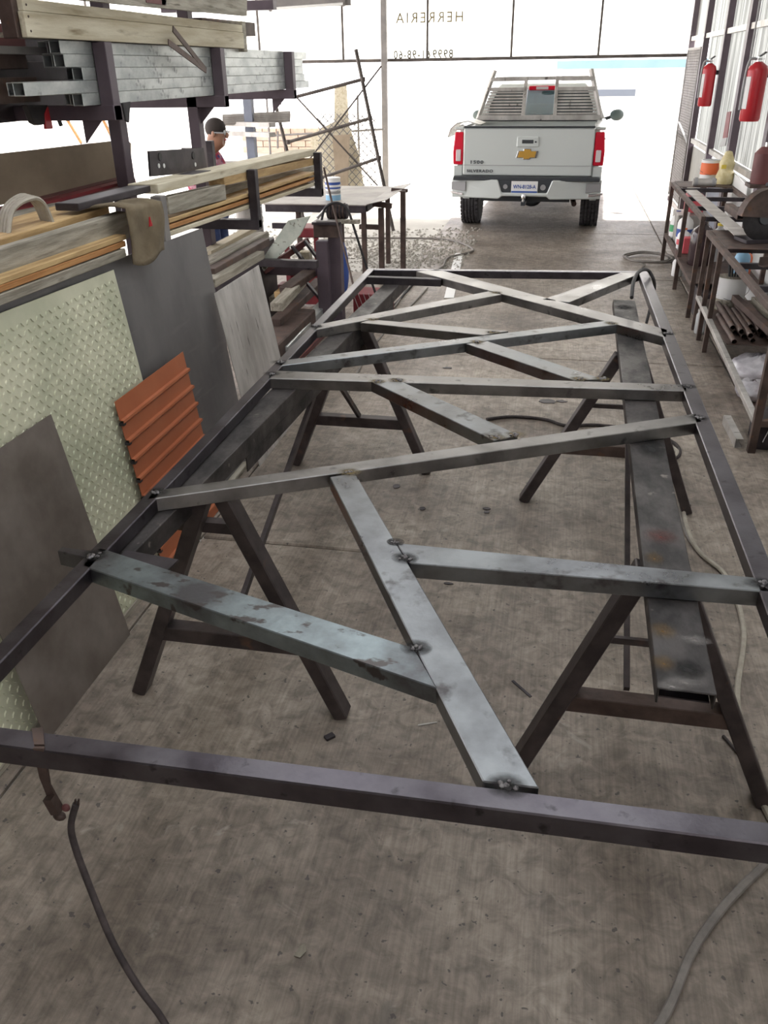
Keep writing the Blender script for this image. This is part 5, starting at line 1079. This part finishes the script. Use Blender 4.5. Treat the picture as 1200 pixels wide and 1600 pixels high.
# abrasive saw on the near bench
SAWX = -.035
sw = thing('abrasive_saw', 'abrasive cut-off saw with a brown guard on the near bench', 'saw', (1.55, 7.1, z2 + .005))
sc = Vector((1.60 + SAWX, 7.15, z2 + .20))
MB().lathe([(.03, -.012), (.165, -.008), (.175, 0), (.165, .008), (.03, .012)], 36, sc, (.35, -1, 0)).build('disc', 'black', sw, smooth=True)
MB().lathe([(.05, -.03), (.06, 0), (.05, .03)], 18, sc, (.35, -1, 0)).build('hub', 'trimdark', sw, smooth=True)
ax = Vector((.35, -1, 0)).normalized(); sx_ = ax.cross(Vector((0, 0, 1))).normalized()
P = [sc + (sx_ * math.cos(t) + Vector((0, 0, 1)) * math.sin(t)) * .21 for t in [math.radians(k) for k in range(5, 186, 15)]]
MB().prism([q + ax * .04 for q in P], -ax * .08).build('guard', 'rust', sw)
MB().bar((1.43, 7.2, z2 + .02), (1.78, 7.3, z2 + .02), .22, .03).build('base', 'darksteel', sw, bevel=.004)
MB().bar(sc + Vector((.05, .05, -.17)), sc + Vector((.15, .12, .12)), .06, .07).build('arm', 'rust', sw, bevel=.006)
MB().lathe([(.07, 0), (.085, .02), (.085, .2), (.06, .23)], 20, sc + Vector((.10, .08, .03)), (.8, .5, .2)).build('motor', 'redprimer', sw, smooth=True)
MB().tube(spline([sc + Vector((.05, .05, .12)), sc + Vector((.02, -.05, .22)), sc + Vector((-.05, -.12, .25))], 5), .014, 8).build('handle', 'black', sw, smooth=True)
# dark angle pieces and clamps on the near bench
for k, (x0, y0, x1, y1) in enumerate(((1.45, 5.75, 1.86, 6.1), (1.40, 6.3, 1.8, 6.5), (1.62, 5.3, 1.85, 6.4))):
    tag(MB().ang((x0, y0, z2 + .002), (x1, y1, z2 + .002), .06, .006).build('angle_iron', ('darksteel', 'rust', 'darksteel')[k]), ('dark angle iron across the near bench top', 'brown angle iron behind the dark one on the bench', 'dark angle iron lying lengthways near the wall on the bench')[k], 'angle iron')
# pipes on the mid shelf
for k in range(14):
    r = .021; x = BX0 + .07 + (k % 8) * .046 + (.023 if k >= 8 else 0); z = .279 + r + (.037 if k >= 8 else 0); yn = 6.33 + .05 * ((k * 5) % 7)
    pp = MB(); pp.lathe([(r, 0), (r, .75), (r - .004, .75), (r - .004, 0), (r, 0)], 12, (x, yn, z), (0, 1, .0), cap=False)
    tag(pp.build('pipe_offcut', 'rust', smooth=True), 'brown pipe offcut in the pile on the near bench shelf', 'pipe', 'pipe offcuts on the shelf')
a = Vector((1.60, 6.15, .385)); b = MB().rail(a, a + Vector((-.12, 1.1, .02)), .05, .05, .004); tag(b.build('square_tube', 'rust'), 'rusty square tube lying on top of the pipe offcuts', 'tube')
a = Vector((1.72, 6.1, .385)); b = MB().rail(a, a + Vector((-.10, 1.1, .02)), .05, .05, .004); tag(b.build('square_tube', 'woodgrey'), 'pale square tube beside the rusty one on the offcuts', 'tube')
wk = can('plaster_bucket', 'dirty white bucket with tools on the near bench shelf', (1.47, 7.42, .2785), .12, .26, 'white', ((.0, .35, 'woodgrey'),), 'woodgrey', cat='bucket')
for k in range(4): MB().bar((1.44 + .02 * k, 7.40, .53), (1.41 + .04 * k, 7.38 + .03 * k, .70 - .03 * k), .014, .014).build('tool_handle', 'trimdark', wk)
# bags and litter on the floor under the near bench
def blob(name, label, c, r, mat, cat, seed, sq=(1, 1, 1)):
    rnd = random.Random(seed); b = MB(); b.ball(c, r, 14, sq)
    b.v = [(x + rnd.uniform(-1, 1) * r * .09, y + rnd.uniform(-1, 1) * r * .09, max(.001, z + rnd.uniform(-1, 1) * r * .07)) for x, y, z in b.v]; return tag(b.build(name, mat, smooth=2), label, cat)
blob('plastic_bag', 'large crumpled clear plastic bag under the near bench', (1.54, 6.35, .10), .19, 'bag', 'bag', 3, (1.0, 1.2, .55))
blob('plastic_bag', 'smaller crumpled bag in front of the large one', (1.44, 5.95, .07), .12, 'bag', 'bag', 5, (.9, 1.2, .6))
sk = thing('printed_sack', 'red, blue and yellow printed sack under the near bench', 'sack', (1.68, 5.75, 0))
for z0, z1_, mt in ((.0, .17, 'pinkred'), (.17, .25, 'blue'), (.25, .34, 'yellow')): MB().lathe([(.11 - z0 * .06, z0), (.115 - z1_ * .06, z1_)], 16, (1.66, 5.75, 0.001)).build('sack_band', mt, sk, smooth=True)
blob('rag_pile', 'black rag bundle on the floor by the near bench leg', (1.50, 5.52, .045), .10, 'black', 'rag', 9, (1.1, 1.3, .5))
rl = thing('tape_roll', 'white tape roll on the printed sack', 'tape', (1.60, 5.72, .36)); MB().lathe([(.025, -.02), (.05, -.02), (.05, .02), (.025, .02), (.025, -.02)], 22, (1.63, 5.70, .37), (.3, -1, .3), cap=False).build('ring', 'white', rl, smooth=True)
cs = thing('metal_case', 'dark case with white lettering stripes behind the near bench leg', 'case', (1.45, 4.95, 0)); MB().box(1.31, 1.62, 5.04, 5.3, 0.001, .17).build('shell', 'darksteel', cs, bevel=.006)
for k in range(5): MB().bar((1.34 + .05 * k, 5.036, .055), (1.36 + .05 * k, 5.036, .13), .012, .003).build('white_stripe', 'white', cs)
a = G(1158, 640); b = MB().cee((1.21, 5.05, .03), (1.20, 5.45, .03), .06, .045, .004, (-1, 0, 0)); tag(b.build('channel_offcut', 'galv'), 'short channel offcut on the floor at the near bench leg', 'channel')
# paper, board behind the bench
b = MB().prism([FX(x, y, 1.895) for x, y in ((1141, 262), (1168, 290), (1166, 312), (1137, 290))], (-.012, 0, 0)); tag(b.build('paper_board', 'paper'), 'white paper board propped against the low wall behind the bench', 'board')
# fire extinguishers
def extinguisher(px_top, px_bot, X, r, label):
    t, bt_ = FX(*px_top, X), FX(*px_bot, X); y = (t.y + bt_.y) / 2; h = t.z - bt_.z; z = bt_.z
    e = thing('fire_extinguisher', label, 'extinguisher', (X, y, z), group='fire extinguishers on the right wall')
    MB().lathe([(.0001, .0), (r * .9, .0), (r, .02), (r, h - r * .7), (r * .85, h - r * .3), (r * .45, h), (r * .3, h + .01)], 28, (X, y, z)).build('cylinder', 'red', e, smooth=True)
    v = MB().lathe([(r * .28, h), (r * .28, h + .05)], 14, (X, y, z)).build('valve', 'chrome', e, smooth=True)
    MB().bar((X, y, z + h + .055), (X + .02, y - .14, z + h + .085), .025, .008).build('lever', 'trimdark', v); MB().bar((X, y, z + h + .03), (X + .01, y - .13, z + h + .03), .025, .008).build('carry_grip', 'chrome', v)
    MB().lathe([(.022, -.005), (.022, .006)], 14, (X, y - r * .3, z + h + .03), (0, -1, 0)).build('gauge', 'chrome', v)
    hs = MB().tube(spline([(X - .02, y, z + h + .03), (X - r * .9, y, z + h + .02), (X - r * 1.12, y - .01, z + h * .7), (X - r * 1.12, y - .01, z + h * .2)], 7), .012, 8).build('hose', 'grey', e, smooth=True)
    n = 10; lab = MB(); lab.grid(lambda u, w_: (X + math.cos(math.radians(165 + 65 * u)) * r * 1.008, y + math.sin(math.radians(165 + 65 * u)) * r * 1.008, z + h * (.22 + .55 * w_)), n, 1); lab.build('label_sheet', 'paper', e, smooth=2)
    MB().bar((X, y, z + h * .8), (1.875, y, z + h * .8), .02, .05).build('wall_bracket', 'trimdark', e); return e
extinguisher((1110, 100), (1100, 166), 1.76, .085, 'farther red fire extinguisher hung on the corrugated wall')
extinguisher((1184, 98), (1172, 190), 1.76, .095, 'nearer red fire extinguisher hung on the corrugated wall')
a = FX(1140, 176, 1.88); b_ = FX(1132, 216, 1.88); rs = thing('red_sign', 'narrow red sign on the wall between the extinguishers', 'sign', tuple(b_))
MB().prism([FX(x, y, 1.862) for x, y in ((1137, 175), (1143, 174), (1137, 215), (1130, 216))], (-.008, 0, 0)).build('sign_face', 'darkred', rs)
MB().prism([FX(x, y, 1.862) for x, y in ((1130, 216), (1137, 215), (1134, 228), (1125, 229))], (-.008, 0, 0)).build('sign_foot', 'grey', rs)
# red tank at the right edge
rt_ = FX(1196, 255, 1.80); e = thing('red_tank', 'rusty red tank beside the wall at the right edge', 'tank', (1.80, rt_.y, FX(1196, 285, 1.80).z))
z0 = FX(1196, 290, 1.80).z; z1_ = FX(1196, 228, 1.80).z; y_ = rt_.y
MB().lathe([(.0001, z0), (.10, z0), (.105, z0 + .03), (.105, z1_ - .05), (.06, z1_), (.0001, z1_ + .01)], 20, (1.80, y_, 0)).build('body', 'redprimer', e, smooth=True)
MB().lathe([(.03, z1_), (.03, z1_ + .04)], 12, (1.80, y_, 0)).build('valve', 'chrome', e)
tag(MB().box(1.68, 1.9, y_ - .12, y_ + .12, z0 - .03, z0 - .0005).build('wall_bracket_shelf', 'rust'), 'small steel shelf carrying the red tank', 'shelf')
